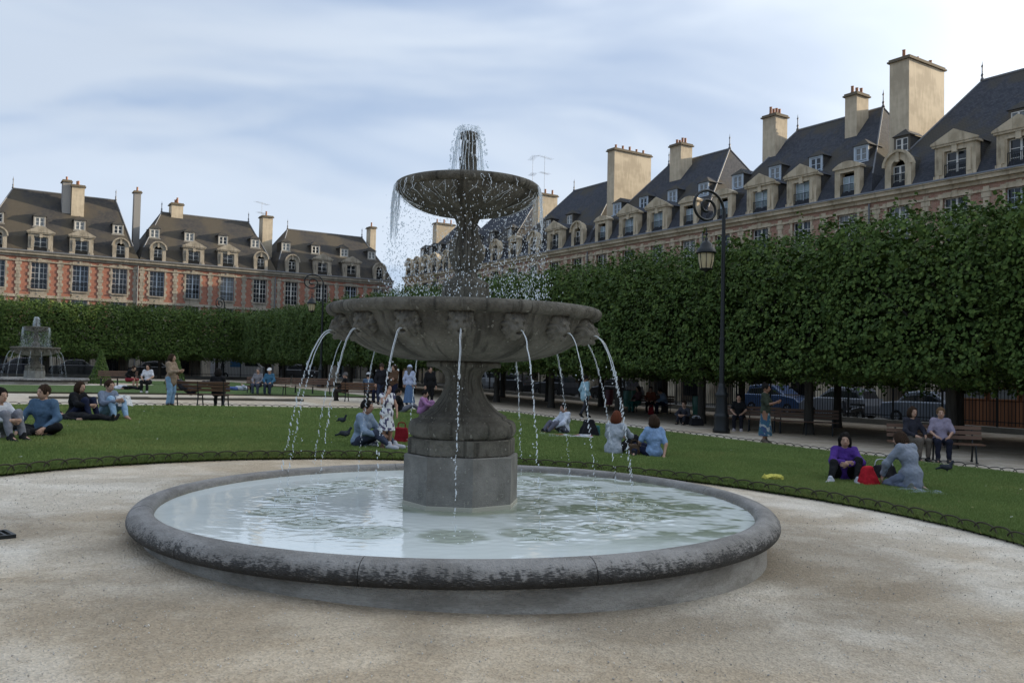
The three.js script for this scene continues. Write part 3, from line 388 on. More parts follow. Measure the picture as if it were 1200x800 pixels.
// ================= LAMP POSTS =================
{
  const base = lathe([[0, -.1], [.28, -.1], [.28, .12], [.24, .16], [.23, .5], [.26, .54], [.23, .6], [.20, .66], [.18, 1.15], [.21, 1.2], [.21, 1.27], [.16, 1.34], [.12, 1.5], [.1, 1.62], [0, 1.62]], 8), shaft = lathe([[.085, 1.55], [.08, 3], [.1, 3.02], [.1, 3.1], [.075, 3.12], [.06, 7.2], [.05, 7.35]], 14);
  // crosier: up over the top, down and round inwards
  const hook = []; for (let i = 0; i <= 60; i++) { const t = i / 60, a = -t * Math.PI * 2 * 1.78, r = lerp(1, .16, Math.pow(t, .85)); hook.push([(Math.cos(a) * r - 1) * .80, 7.3 - Math.sin(a) * r * .67, 0]); }
  const hookG = tubeGeo(hook, .045, 120, 8), scroll = new THREE.TorusGeometry(.09, .03, 6, 12);
  const rod = new GB().bar([-.80, 6.63, 0], [-.80, 6.3, 0], .022, 6).add(new THREE.SphereGeometry(.05, 8, 6), -.80, 6.45, 0).geo();
  const cap = lathe([[0, 6.42], [.03, 6.34], [.06, 6.28], [.04, 6.24], [.1, 6.2], [.19, 6.12], [.21, 6.02], [.29, 5.96], [.34, 5.84], [.31, 5.80], [0, 5.80]], 12), glass = lathe([[.265, 5.80], [.25, 5.6], [.19, 5.32]], 8), cage = (() => { const b = new GB(); for (let i = 0; i < 8; i++) { const a = i * Math.PI / 4; b.bar([Math.cos(a) * .272, 5.82, Math.sin(a) * .272], [Math.cos(a) * .196, 5.3, Math.sin(a) * .196], .013, 5); } b.add(new THREE.TorusGeometry(.195, .016, 5, 16), 0, 5.31, 0, Math.PI / 2).add(new THREE.ConeGeometry(.19, .1, 8), 0, 5.25, 0, Math.PI); return b.geo(); })();
  const lg = new THREE.MeshPhysicalMaterial({ color: lin(.72, .60, .36), roughness: .5, transmission: .45, thickness: 0 });
  const lamp = (label, t, turn, s) => { const x = 21.4, z = -t, o = thing('lamp_post', label, 'street lamp', [x, gh(x, z), z], turn, 'crosier lamp posts along the walk'); addMesh('base', base, M.iron, o); addMesh('shaft', shaft, M.iron, o); addMesh('crosier', hookG, M.iron, o); addMesh('hanger', rod, M.iron, o); const l = addMesh('lantern_cap', cap, M.iron, o); l.position.x = -.8; const k = addMesh('lantern_cage', cage, M.iron, o); k.position.x = -.8; const g = addMesh('lantern_glass', glass, lg, o); g.position.x = -.8; o.scale.setScalar(s); };
  lamp('tall crosier lamp post in front of the limes beside the lowest benches', 19.7, 0, 1.01); lamp('crosier lamp post standing beside the wide bowl rim, before the limes', 56, 0, .98); lamp('distant crosier lamp post where the two rows of limes meet', 81, .7, .96);
}
// ================= LAWN HOOP EDGING =================
{
  const hoop = (w, h, r) => tubeGeo([[-w / 2, -.05, 0], [-w / 2, h * .45, 0], [-w * .36, h * .84, 0], [0, h, 0], [w * .36, h * .84, 0], [w / 2, h * .45, 0], [w / 2, -.05, 0]], r, 14, 5), hg = hoop(.36, .15, .009), hn = hoop(.36, .145, .011);
  const woodM = plain(.055, .05, .032, .85);
  const border = (label, pts, geo, m) => { const t = thing('hoop_edging', label, 'edging', [0, 0, 0]); let i = 0, acc = 0; for (let k = 0; k + 1 < pts.length; k++) { const [x0, z0] = pts[k], [x1, z1] = pts[k + 1], L = Math.hypot(x1 - x0, z1 - z0); while (acc < L) { const x = lerp(x0, x1, acc / L), z = lerp(z0, z1, acc / L), o = addMesh('hoop', geo, m, t); o.position.set(x, gh(x, z) + .0, z); o.rotation.y = -Math.atan2(z1 - z0, x1 - x0); o.rotation.x = (hash3(i, 3, 1) - .5) * .25; o.position.y += (hash3(i, 9, 1) - .5) * .02; i++; acc += .265; } acc -= L; } };
  border('black wire hoops edging the lawn along the cross path', [[-1, -28.55], [18.55, -28.55]], hg, M.iron);
  border('black wire hoops edging the lawn along the lime walk', [[18.55, -28.5], [18.55, -5.5]], hg, M.iron);
  const c = []; for (let a = AF - 1.5; a <= AF + 1.62; a += .02) c.push([FX + Math.cos(a) * (LR - .06), FZ + Math.sin(a) * (LR - .06)]);
  border('low brown hoops edging the round gravel in front of the lawn', c, hn, woodM);
}

// ================= SURFACE NETS (used for sculpted and living shapes) =================
function nets(sdf, lo, hi, cell) {
  const nx = Math.max(2, Math.ceil((hi[0] - lo[0]) / cell)) + 1, ny = Math.max(2, Math.ceil((hi[1] - lo[1]) / cell)) + 1, nz = Math.max(2, Math.ceil((hi[2] - lo[2]) / cell)) + 1, f = new Float32Array(nx * ny * nz), id = new Int32Array(nx * ny * nz).fill(-1);
  const B = 4, far = cell * B * 1.05 + .03;   // blocks well away from the surface are filled with one value
  for (let k0 = 0; k0 < nz; k0 += B) for (let j0 = 0; j0 < ny; j0 += B) for (let i0 = 0; i0 < nx; i0 += B) {
    const k1 = Math.min(k0 + B, nz), j1 = Math.min(j0 + B, ny), i1 = Math.min(i0 + B, nx), dc = sdf(lo[0] + (i0 + 1.5) * cell, lo[1] + (j0 + 1.5) * cell, lo[2] + (k0 + 1.5) * cell), away = dc > far || dc < -far;
    for (let k = k0; k < k1; k++) for (let j = j0; j < j1; j++) { let o = i0 + nx * (j + ny * k); for (let i = i0; i < i1; i++, o++) f[o] = away ? dc : sdf(lo[0] + i * cell, lo[1] + j * cell, lo[2] + k * cell); }
  }
  const pos = [], idx = [], sx = 1, sy = nx, sz = nx * ny, co = [0, sx, sy, sx + sy, sz, sz + sx, sz + sy, sz + sx + sy], E = [[0, 1], [2, 3], [4, 5], [6, 7], [0, 2], [1, 3], [4, 6], [5, 7], [0, 4], [1, 5], [2, 6], [3, 7]];
  for (let k = 0; k < nz - 1; k++) for (let j = 0; j < ny - 1; j++) for (let i = 0; i < nx - 1; i++) {
    const o = i + j * sy + k * sz; let m = 0; for (let c = 0; c < 8; c++) if (f[o + co[c]] < 0) m |= 1 << c; if (!m || m === 255) continue;
    let x = 0, y = 0, z = 0, n = 0; for (const [a, b] of E) { const A = f[o + co[a]], B = f[o + co[b]]; if ((A < 0) === (B < 0)) continue; const t = A / (A - B); x += lerp(a & 1, b & 1, t); y += lerp(a >> 1 & 1, b >> 1 & 1, t); z += lerp(a >> 2, b >> 2, t); n++; }
    id[o] = pos.length / 3; pos.push(lo[0] + (i + x / n) * cell, lo[1] + (j + y / n) * cell, lo[2] + (k + z / n) * cell);
  }
  for (let k = 1; k < nz - 1; k++) for (let j = 1; j < ny - 1; j++) for (let i = 1; i < nx - 1; i++) {
    const o = i + j * sy + k * sz, s = f[o] < 0;
    const quad = (p, a, b) => { const q = [o, o - a, o - a - b, o - b].map(v => id[v]); if (q.some(v => v < 0)) return; s ? idx.push(q[0], q[1], q[2], q[0], q[2], q[3]) : idx.push(q[0], q[2], q[1], q[0], q[3], q[2]); };
    if (s !== f[o + sx] < 0) quad(0, sy, sz); if (s !== f[o + sy] < 0) quad(0, sz, sx); if (s !== f[o + sz] < 0) quad(0, sx, sy);
  }
  const g = new THREE.BufferGeometry(), P = new Float32Array(pos), N = new Float32Array(pos.length), h = cell * .4;
  for (let i = 0; i < P.length; i += 3) { const x = P[i], y = P[i + 1], z = P[i + 2]; let a = sdf(x + h, y, z) - sdf(x - h, y, z), b = sdf(x, y + h, z) - sdf(x, y - h, z), c = sdf(x, y, z + h) - sdf(x, y, z - h); const l = Math.hypot(a, b, c) || 1; N[i] = a / l; N[i + 1] = b / l; N[i + 2] = c / l; }
  g.setAttribute('position', new THREE.BufferAttribute(P, 3)); g.setAttribute('normal', new THREE.BufferAttribute(N, 3)); g.setIndex(idx); return g;
}
const smin = (a, b, k) => { const h = Math.max(k - Math.abs(a - b), 0) / k; return Math.min(a, b) - h * h * k * .25; };
const sph = (x, y, z, c, r) => Math.hypot(x - c[0], y - c[1], z - c[2]) - r;
const ell = (x, y, z, c, r) => { const a = (x - c[0]) / r[0], b = (y - c[1]) / r[1], d = (z - c[2]) / r[2], k = Math.hypot(a, b, d), q = Math.hypot(a / r[0], b / r[1], d / r[2]); return q < 1e-9 ? -Math.min(...r) : k * (k - 1) / q; };
const cap = (x, y, z, a, b, r0, r1) => { const ux = b[0] - a[0], uy = b[1] - a[1], uz = b[2] - a[2], px = x - a[0], py = y - a[1], pz = z - a[2], t = clamp((px * ux + py * uy + pz * uz) / (ux * ux + uy * uy + uz * uz + 1e-9)); return Math.hypot(px - ux * t, py - uy * t, pz - uz * t) - lerp(r0, r1, t); };

// ================= FOUNTAIN =================
const stoneTex = (seed, lightC, darkC, streak) => tex(512, (u, v) => { const a = tf(u, v, 5, 5, seed, 5), b = tf(u, v, 40, 40, seed + 7, 3), s = tf(u, v, 26, 3, seed + 11, 4); let c = mixc(lightC, darkC, sstep(.3, .72, a * .75 + b * .25)); c = mixc(c, darkC.map(x => x * .45), sstep(.52, .8, s) * streak); c = mixc(c, [.36, .34, .28], sstep(.72, .84, b) * .5); return c; }, true, 1 / 1.4);
const stoneBump = tex(512, (u, v) => tf(u, v, 20, 20, 301, 5) * .7 + tn(u, v, 160, 160, 303) * .3, false, 1 / 1.1);
M.stoneDark = mat({ map: stoneTex(311, [.158, .144, .116], [.074, .066, .051], .8), bumpMap: stoneBump, bumpScale: .02, roughness: .82 });
M.stoneGrey = M.stoneDark;
M.stonePed = mat({ map: stoneTex(351, [.225, .212, .185], [.14, .13, .112], .35), bumpMap: stoneBump, bumpScale: .01, roughness: .75 });
// lathe with a wavy section: pts [r,y], mod(theta, i) multiplies the radius; uv in metres
function latheMod(pts, n, mod, a0 = 0, a1 = Math.PI * 2) {
  const pos = [], uv = [], idx = []; let s = 0; const K = pts.length;
  for (let i = 0; i < K; i++) { if (i) s += Math.hypot(pts[i][0] - pts[i - 1][0], pts[i][1] - pts[i - 1][1]); for (let j = 0; j <= n; j++) { const a = lerp(a0, a1, j / n), r = pts[i][0] * (mod ? mod(a, i / (K - 1), i) : 1); pos.push(Math.sin(a) * r, pts[i][1], Math.cos(a) * r); uv.push(a * Math.max(.5, pts[Math.floor(K / 2)][0]), s); } }
  for (let i = 0; i + 1 < K; i++) for (let j = 0; j < n; j++) { const p = i * (n + 1) + j, q = p + n + 1; idx.push(p, p + 1, q, p + 1, q + 1, q); }
  const g = new THREE.BufferGeometry(); g.setAttribute('position', new THREE.Float32BufferAttribute(pos, 3)); g.setAttribute('uv', new THREE.Float32BufferAttribute(uv, 2)); g.setIndex(idx); g.computeVertexNormals();
  if (a1 - a0 > 6.28) { const N = g.attributes.normal; for (let i = 0; i < K; i++) { const p = i * (n + 1), q = p + n; const v = V(N.getX(p) + N.getX(q), N.getY(p) + N.getY(q), N.getZ(p) + N.getZ(q)).normalize(); N.setXYZ(p, v.x, v.y, v.z); N.setXYZ(q, v.x, v.y, v.z); } }
  return g;
}
const curve = (pts, n) => new THREE.CatmullRomCurve3(pts.map(p => V(p[0], p[1], 0)), false, 'centripetal').getPoints(n).map(p => [p.x, p.y]);
const fountain = thing('stone_fountain', 'large tiered grey stone fountain with lion masks pouring into a round basin', 'fountain', [FX, 0, FZ], -YAW, 'twin fountains of the garden');
{
  const F = fountain;   // local +z looks at the camera
  // --- basin wall and rim stones
  M.basinWall = mat({ roughness: .9, map: tex([1024, 256], (u, v) => { const a = tf(u, v, 24, 4, 401, 5), b = tn(u, v, 400, 90, 405); let c = mixc([.36, .335, .29], [.245, .225, .19], sstep(.35, .7, a)); c = mixc(c, [.36, .31, .24], sstep(.5, .1, v + .35 * (tf(u, v, 40, 6, 407) - .5)) * .45); return c.map(x => x * (.85 + .3 * b)); }, true, [1 / 9.6, 1 / .5]), bumpMap: stoneBump, bumpScale: .02 });
  addMesh('basin_wall', latheMod([[3.06, -.3], [3.05, 0], [3.04, .19], [2.94, .19], [2.93, -.02]], 160), M.basinWall, F);
  addMesh('basin_floor', latheMod([[2.96, .04], [.3, .04]], 60), plain(.5, .52, .46, .8), F);
  const rimBump = stoneBump.clone(); rimBump.repeat.set(19, .45); rimBump.needsUpdate = true;
  const rimM = mat({ roughness: .72, bumpMap: rimBump, bumpScale: .014, map: tex([2048, 256], (u, v) => { // v: 0 inside lip .. 1 underside; black growth with a ragged edge hangs on the outer face
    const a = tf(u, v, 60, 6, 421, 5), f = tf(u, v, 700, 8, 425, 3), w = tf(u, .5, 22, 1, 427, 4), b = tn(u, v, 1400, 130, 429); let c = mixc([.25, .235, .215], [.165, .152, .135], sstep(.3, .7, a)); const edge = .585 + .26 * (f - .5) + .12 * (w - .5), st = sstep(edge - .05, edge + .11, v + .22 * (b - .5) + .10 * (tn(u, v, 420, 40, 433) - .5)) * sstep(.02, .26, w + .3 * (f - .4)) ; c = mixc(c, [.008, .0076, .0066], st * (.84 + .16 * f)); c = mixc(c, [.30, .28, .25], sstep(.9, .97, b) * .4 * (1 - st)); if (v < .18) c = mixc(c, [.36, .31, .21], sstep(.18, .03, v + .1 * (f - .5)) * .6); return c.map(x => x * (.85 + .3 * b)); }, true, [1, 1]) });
  const prof = curve([[2.93, .10], [2.935, .27], [2.955, .335], [3.0, .362], [3.06, .362], [3.125, .335], [3.165, .285], [3.172, .235], [3.15, .195], [3.105, .175], [3.03, .172]], 26), NS = 12;
  for (let i = 0; i < NS; i++) { const a0 = i / NS * 6.28319 - .16, a1 = a0 + 6.28319 / NS - .0016, g = latheMod(prof, 22, null, a0, a1), uv = g.attributes.uv, K = prof.length; for (let p = 0; p < K; p++) for (let j = 0; j <= 22; j++) uv.setXY(p * 23 + j, (a0 + (a1 - a0) * j / 22) / 6.28319, p / (K - 1)); const m = addMesh('rim_stone', g, rimM, F); m.position.y = (hash3(i, 4, 4) - .5) * .004; }
  // --- water in the basin: rings of chop under the jets
  const wcol = [], pos = [], idx = [], nr = 190, na = 420, land = []; for (let i = 0; i < 16; i++) { const a = i * Math.PI / 8 + .03, r = 1.83 + .1 * (hash3(i, 1, 6) - .5); land.push([Math.sin(a) * r, Math.cos(a) * r, .26 + .14 * hash3(i, 2, 6)]); }
  for (let i = 0; i <= nr; i++) for (let j = 0; j <= na; j++) {
    const r = .3 + 2.645 * i / nr, a = j / na * 6.283185, x = Math.sin(a) * r, z = Math.cos(a) * r; let h = 0, ch = 0;
    for (const [lx, lz, s] of land) { const d = Math.hypot(x - lx, z - lz); if (d < 1.5) { const q = Math.exp(-d * d / (s * s)); ch = Math.max(ch, q); h += Math.sin(d * 46) * .0042 * Math.exp(-d * 3.3); } }
    const cx_ = Math.cos(a) * r; const right = sstep(-.4, 1.3, x - z * .35) * sstep(2.4, 1.2, z);           // choppier side, where green tree reflections are also put into the colour
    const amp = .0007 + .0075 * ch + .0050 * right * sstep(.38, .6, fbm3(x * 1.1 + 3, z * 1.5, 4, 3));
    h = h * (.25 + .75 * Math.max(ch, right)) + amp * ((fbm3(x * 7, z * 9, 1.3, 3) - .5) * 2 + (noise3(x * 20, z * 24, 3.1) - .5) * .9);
    pos.push(x, .285 + h, z); { const n1 = fbm3(x * 2.6 + 11, z * 4.2, 2.7, 4), n2 = noise3(x * 9, z * 16, 5.1), op = Math.max(sstep(.30, .62, ch + .5 * (n1 - .5) + .35 * (n2 - .5)) * .75, sstep(.47, .56, n1 + .14 * (n2 - .5)) * (.04 + .96 * right), sstep(.95, .72, r + .5 * (n1 - .5)) * sstep(-.5, .6, z)); wcol.push(...mixc([.70, .745, .71], [.27, .31, .225], op)); }  // milky film with sky sheen and tree reflections put into the water colour
  }
  for (let i = 0; i < nr; i++) for (let j = 0; j < na; j++) { const p = i * (na + 1) + j, q = p + na + 1; idx.push(p, q, p + 1, p + 1, q, q + 1); }
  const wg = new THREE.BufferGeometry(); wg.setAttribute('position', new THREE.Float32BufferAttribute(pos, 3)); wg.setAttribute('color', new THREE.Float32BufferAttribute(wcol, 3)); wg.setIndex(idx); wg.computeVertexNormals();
  M.pool = new THREE.MeshPhysicalMaterial({ color: lin(.40, .43, .39), roughness: .05, ior: 1.33, specularIntensity: 1 });
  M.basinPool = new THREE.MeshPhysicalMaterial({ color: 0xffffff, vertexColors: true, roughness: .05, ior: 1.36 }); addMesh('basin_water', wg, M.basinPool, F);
  { const r = rngOf(88), b = new GB(); for (const [lx, lz, s] of land) for (let k = 0; k < 22; k++) { const a = r() * 6.28, d = Math.pow(r(), .7) * s * 1.1, q = .003 + .006 * r(); b.add(new THREE.SphereGeometry(1, 6, 3, 0, 6.3, 0, 1.57), lx + Math.cos(a) * d, .286, lz + Math.sin(a) * d, 0, r() * 6, 0, [q, q * .7, q]); } const m = b.build('foam', plain(.75, .78, .78, .35), F); m.userData.kind = 'stuff'; }
  // --- pedestal: two octagonal blocks
  const oct = (R, y0, y1, ch = .012) => { const p = [[R - ch, y0], [R, y0 + ch], [R, y1 - ch], [R - ch, y1], [0, y1]], g = lathe(p, 8).toNonIndexed(); g.computeVertexNormals(); g.rotateY(59 * R2D); return boxUV(g); };
  addMesh('pedestal_block', oct(.60, .05, .80), M.stonePed, F); addMesh('pedestal_block', oct(.566, .80, .965), M.stoneGrey, F);
  addMesh('waterline_band', oct(.607, .2, .325, .004), plain(.42, .40, .32, .6), F);
  // --- baluster with eight soft facets
  const facet = k => (a, v) => { const q = ((a - 59 * R2D) / (Math.PI / 4)) % 1, f = (q + 1) % 1 - .5; return 1 - k * Math.sin(Math.PI * clamp(v)) * (.07 - .28 * f * f); };
  const bal = [...curve([[.50, .966], [.545, 1.0], [.56, 1.06], [.535, 1.135], [.46, 1.165], [.455, 1.19]], 14), ...curve([[.45, 1.192], [.35, 1.26], [.245, 1.39], [.198, 1.51], [.195, 1.58], [.23, 1.645], [.31, 1.685]], 22), [.385, 1.69], [.39, 1.735], [.36, 1.75]];
  addMesh('baluster', latheMod(bal, 96, (a, v, i) => i > 14 && i < 37 ? facet(1)(a, (i - 14) / 23) : 1), M.stoneDark, F);
  // --- great bowl with shallow fluting, moulded lip
  const bowl = [...curve([[.30, 1.748], [.52, 1.755], [.80, 1.795], [1.05, 1.875], [1.21, 1.985], [1.285, 2.10], [1.30, 2.175]], 30), [1.335, 2.19]];
  addMesh('great_bowl', latheMod(bowl, 320, (a, v, i) => 1 - .034 * Math.pow(Math.abs(Math.sin(a * 16 - .48)), .7) * Math.sin(Math.PI * clamp(v * 1.02)) - .004 * Math.abs(Math.sin(a * 48))), M.stoneDark, F);
  addMesh('bowl_lip', latheMod(curve([[1.33, 2.188], [1.385, 2.195], [1.415, 2.225], [1.42, 2.265], [1.395, 2.298], [1.345, 2.31], [1.28, 2.30], [1.26, 2.24]], 20), 260, (a, v) => 1 + .0035 * Math.sin(a * 120) * Math.sin(Math.PI * v) + .002 * Math.sin(a * 37)), M.stoneGrey, F);
  addMesh('bowl_water', latheMod([[1.27, 2.27], [.1, 2.275]], 60), M.pool, F);
  // --- lion masks
  const mask = nets((x, y, z) => { const f = Math.atan2(y, x), mr = 1 + .07 * Math.sin(f * 11) + .05 * Math.sin(f * 17 + z * 40); let d = ell(x, y, z, [0, .005, .0], [.122 * mr, .128 * mr, .085]); d = smin(d, ell(x, y, z, [0, -.005, .06], [.072, .088, .062]), .03); for (const s of [-1, 1]) { d = smin(d, sph(x, y, z, [s * .036, .045, .1], .024), .02); d = smin(d, sph(x, y, z, [s * .026, -.022, .112], .03), .02); d = smin(d, sph(x, y, z, [s * .085, .085, .04], .03), .02); d = smin(d, sph(x, y, z, [s * .06, -.02, .085], .026), .025); } d = smin(d, cap(x, y, z, [0, .045, .1], [0, -.002, .135], .018, .022), .018); d = smin(d, sph(x, y, z, [0, -.078, .095], .028), .02); d = Math.max(d, -ell(x, y, z, [0, -.052, .13], [.032, .016, .05])); for (const s of [-1, 1]) d = Math.max(d, -sph(x, y, z, [s * .033, .024, .125], .016)); return Math.max(d, -z - .06); }, [-.17, -.17, -.075], [.17, .17, .17], .0075);
  boxUV2(mask);
  for (let i = 0; i < 16; i++) { const a = i * Math.PI / 8 + .03, m = addMesh('lion_mask', mask, M.stoneDark, F); m.position.set(Math.sin(a) * 1.262, 2.075, Math.cos(a) * 1.262); m.rotation.set(0, a, 0); m.rotation.order = 'YXZ'; m.rotation.x = .14; m.scale.set(1.02, 1.05 + .03 * hash3(i, 2, 2), 1); }
  // --- upper stem
  const stem = [[0, 2.2], [.25, 2.2], [.25, 2.50], [.235, 2.515], ...curve([[.235, 2.515], [.25, 2.545], [.225, 2.58], [.15, 2.61], [.118, 2.66]], 8), ...curve([[.115, 2.68], [.15, 2.74], [.182, 2.83], [.185, 2.9], [.16, 3.0], [.122, 3.09], [.108, 3.17]], 14), ...curve([[.112, 3.19], [.13, 3.24], [.18, 3.29]], 4)];
  addMesh('stem', latheMod(stem, 64), M.stoneDark, F);
  // --- upper bowl
  addMesh('upper_bowl', latheMod(curve([[.13, 3.285], [.30, 3.295], [.47, 3.33], [.61, 3.395], [.69, 3.468], [.705, 3.51]], 22), 128, (a, v) => 1 - .008 * Math.abs(Math.sin(a * 12)) * Math.sin(Math.PI * v)), M.stoneDark, F);
  addMesh('upper_lip', latheMod(curve([[.70, 3.508], [.742, 3.515], [.762, 3.545], [.755, 3.58], [.72, 3.597], [.66, 3.59], [.645, 3.54]], 14), 128), M.stoneGrey, F);
  addMesh('upper_water', latheMod([[.65, 3.577], [.05, 3.58]], 40), M.pool, F);
  addMesh('nozzle', latheMod([[.14, 3.56], [.14, 3.6], ...curve([[.135, 3.62], [.11, 3.68], [.092, 3.76], [.09, 3.86]], 8), [.1, 3.87], [.1, 3.89], [.078, 3.9], [.075, 4.08], [.095, 4.10], [.095, 4.15], [.05, 4.17], [0, 4.17]], 32), M.stoneDark, F);
}
function boxUV2(g) { const p = g.attributes.position, uv = new Float32Array(p.count * 2); for (let i = 0; i < p.count; i++) { uv[i * 2] = p.getX(i); uv[i * 2 + 1] = p.getY(i) + p.getZ(i) * .5; } g.setAttribute('uv', new THREE.BufferAttribute(uv, 2)); }
{ // --- falling water
  const F = fountain; M.spray = new THREE.MeshPhysicalMaterial({ color: lin(.92, .95, .97), roughness: .12, ior: 1.33, transmission: .6, thickness: 0 });
  const drop = new THREE.IcosahedronGeometry(1, 1), r = rngOf(21);
  const jet = (seed, v0, y0, r0) => { // along +z, starting at the mask's mouth
    const q = rngOf(seed), b = new GB(), at = t => [0, y0 + .18 * t - 4.9 * t * t, r0 + v0 * t]; const T = .605;
    const pts = []; for (let i = 0; i <= 9; i++) { const p = at(i / 9 * .30); pts.push([p[0] + (q() - .5) * (.003 + .001 * i), p[1], p[2] + (q() - .5) * .001 * i]); } b.add(tubeGeo(pts, .0044, 26, 6)); b.add(tubeGeo(pts.map(p => [p[0] + .009, p[1] - .003, p[2] - .004]), .0022, 14, 5));
    for (let t = .27; t < T; t += .0042 + .004 * t * q()) { if (q() < (t - .2) * .7) continue; const p = at(t + .004 * q()), sp = .012 + (t - .18) * .028, s = (.0028 + .0040 * q() * q()) * (1 + t * .5); b.add(drop, p[0] + (q() - .5) * sp, p[1], p[2] + (q() - .5) * sp, .25, 0, 0, [s, s * (1.5 + q() * 2.2), s]); }
    for (let k = 0; k < 9; k++) { const t = .25 + .35 * q(), p = at(t), s = .003 + .004 * q(); b.add(drop, p[0] + (q() - .5) * .12, p[1], p[2] - .09 * q(), 0, 0, 0, s); }
    return b.geo();
  };
  const J = [0, 1, 2, 3].map(i => jet(i + 3, .70 + .04 * i * (i % 2 ? 1 : -.6), 2.025, 1.385));
  for (let i = 0; i < 16; i++) { const m = addMesh('water_jet', J[(i * 7) % 4], M.spray, F); m.rotation.y = i * Math.PI / 8 + .03; m.scale.y = 1; }
  // dome of water at the top
  const d = new GB(); for (let i = 0; i < 40; i++) { const a = r() * 6.283, R = .12 + .075 * r(), h = 4.19 + .05 * r(), pts = []; const lo = 3.6 + (r() < .45 ? .35 * r() : 0); for (let k = 0; k <= 8; k++) { const t = k / 8, rr = .05 + (R - .05) * Math.sqrt(t) + (r() - .5) * .014, aa = a + (r() - .5) * .14; pts.push([Math.sin(aa) * rr, lerp(h, lo, Math.pow(t, 1.7)), Math.cos(aa) * rr]); } d.add(tubeGeo(pts, .0022 + .003 * r(), 14, 5)); }
  for (let i = 0; i < 260; i++) { const a = r() * 6.283, t = r(), R = .07 + .14 * Math.sqrt(t) + .02 * r(), s = .004 + .006 * r(); d.add(drop, Math.sin(a) * R, lerp(4.22, 3.6, Math.pow(t, 1.5)), Math.cos(a) * R, 0, 0, 0, [s, s * (1 + r()), s]); }
  const dm = d.build('water_dome', M.spray, F); dm.userData.kind = 'stuff';
  // curtain: short wavering strings off the lip, then drops
  const c = new GB(); for (let i = 0; i < 110; i++) { const left = r() < .62, a = left ? (r() < .7 ? -1.5 + (r() - .5) * .8 : 1.5 + (r() - .5) * .5) : r() * 6.283, L = left ? .2 + .4 * r() : .04 + .13 * r(), pts = []; const y0 = 3.56; let wob = 0; for (let k = 0; k <= 7; k++) { const t = k / 7; wob += (r() - .5) * .045; const R = .764 + .03 * Math.sqrt(t) + (r() - .5) * .012; pts.push([Math.sin(a + wob) * R, y0 - L * t, Math.cos(a + wob) * R]); } c.add(tubeGeo(pts, .0018 + .0022 * r(), 14, 5)); }
  for (let i = 0; i < 60; i++) { const a = r() * 6.283, pts = []; let aa = a; for (let k = 0; k <= 8; k++) { const t = k / 8, y = 3.50 - .26 * t * (0.6 + .4 * r() ), R = lerp(.715, .40, t * t); aa += (r() - .5) * .11; pts.push([Math.sin(aa) * (R + .012), 3.5 - .195 * t, Math.cos(aa) * (R + .012)]); } c.add(tubeGeo(pts.slice(0, 4 + Math.floor(r() * 5)), Math.max(.0015, .0038 * r()), 12, 4)); }
  const cm = c.build('water_curtain', M.spray, F); cm.userData.kind = 'stuff';
  const N = 4000, im = new THREE.InstancedMesh(drop, M.spray, N), o = new THREE.Object3D(); im.frustumCulled = false;
  for (let i = 0; i < N; i++) { const u = r(), fall = Math.pow(r(), .75), a = r() * 6.283, y = 3.5 - fall * 1.2; let R = u < .62 ? .76 + .05 * fall + (r() - .5) * (.05 + .22 * fall) : .35 + .5 * Math.sqrt(r()); if (u > .96) R = .8 + .35 * r() * fall; const s = (.0026 + .0042 * r() * r()) * (1 + .1 * fall); o.position.set(Math.sin(a) * R, Math.max(y, 2.33), Math.cos(a) * R); o.scale.set(s, s * (1 + 1.6 * r()), s); o.rotation.set((r() - .5) * .4, 0, (r() - .5) * .4); o.updateMatrix(); im.setMatrixAt(i, o.matrix); }
  im.name = 'falling_drops'; im.userData.kind = 'stuff'; F.add(im);
  const f2 = dup(F, [F2X, gh(F2X, F2Z), F2Z], -YAW + .3, 'twin tiered stone fountain on the far lawn before the clipped limes'); f2.scale.setScalar(.92);
}

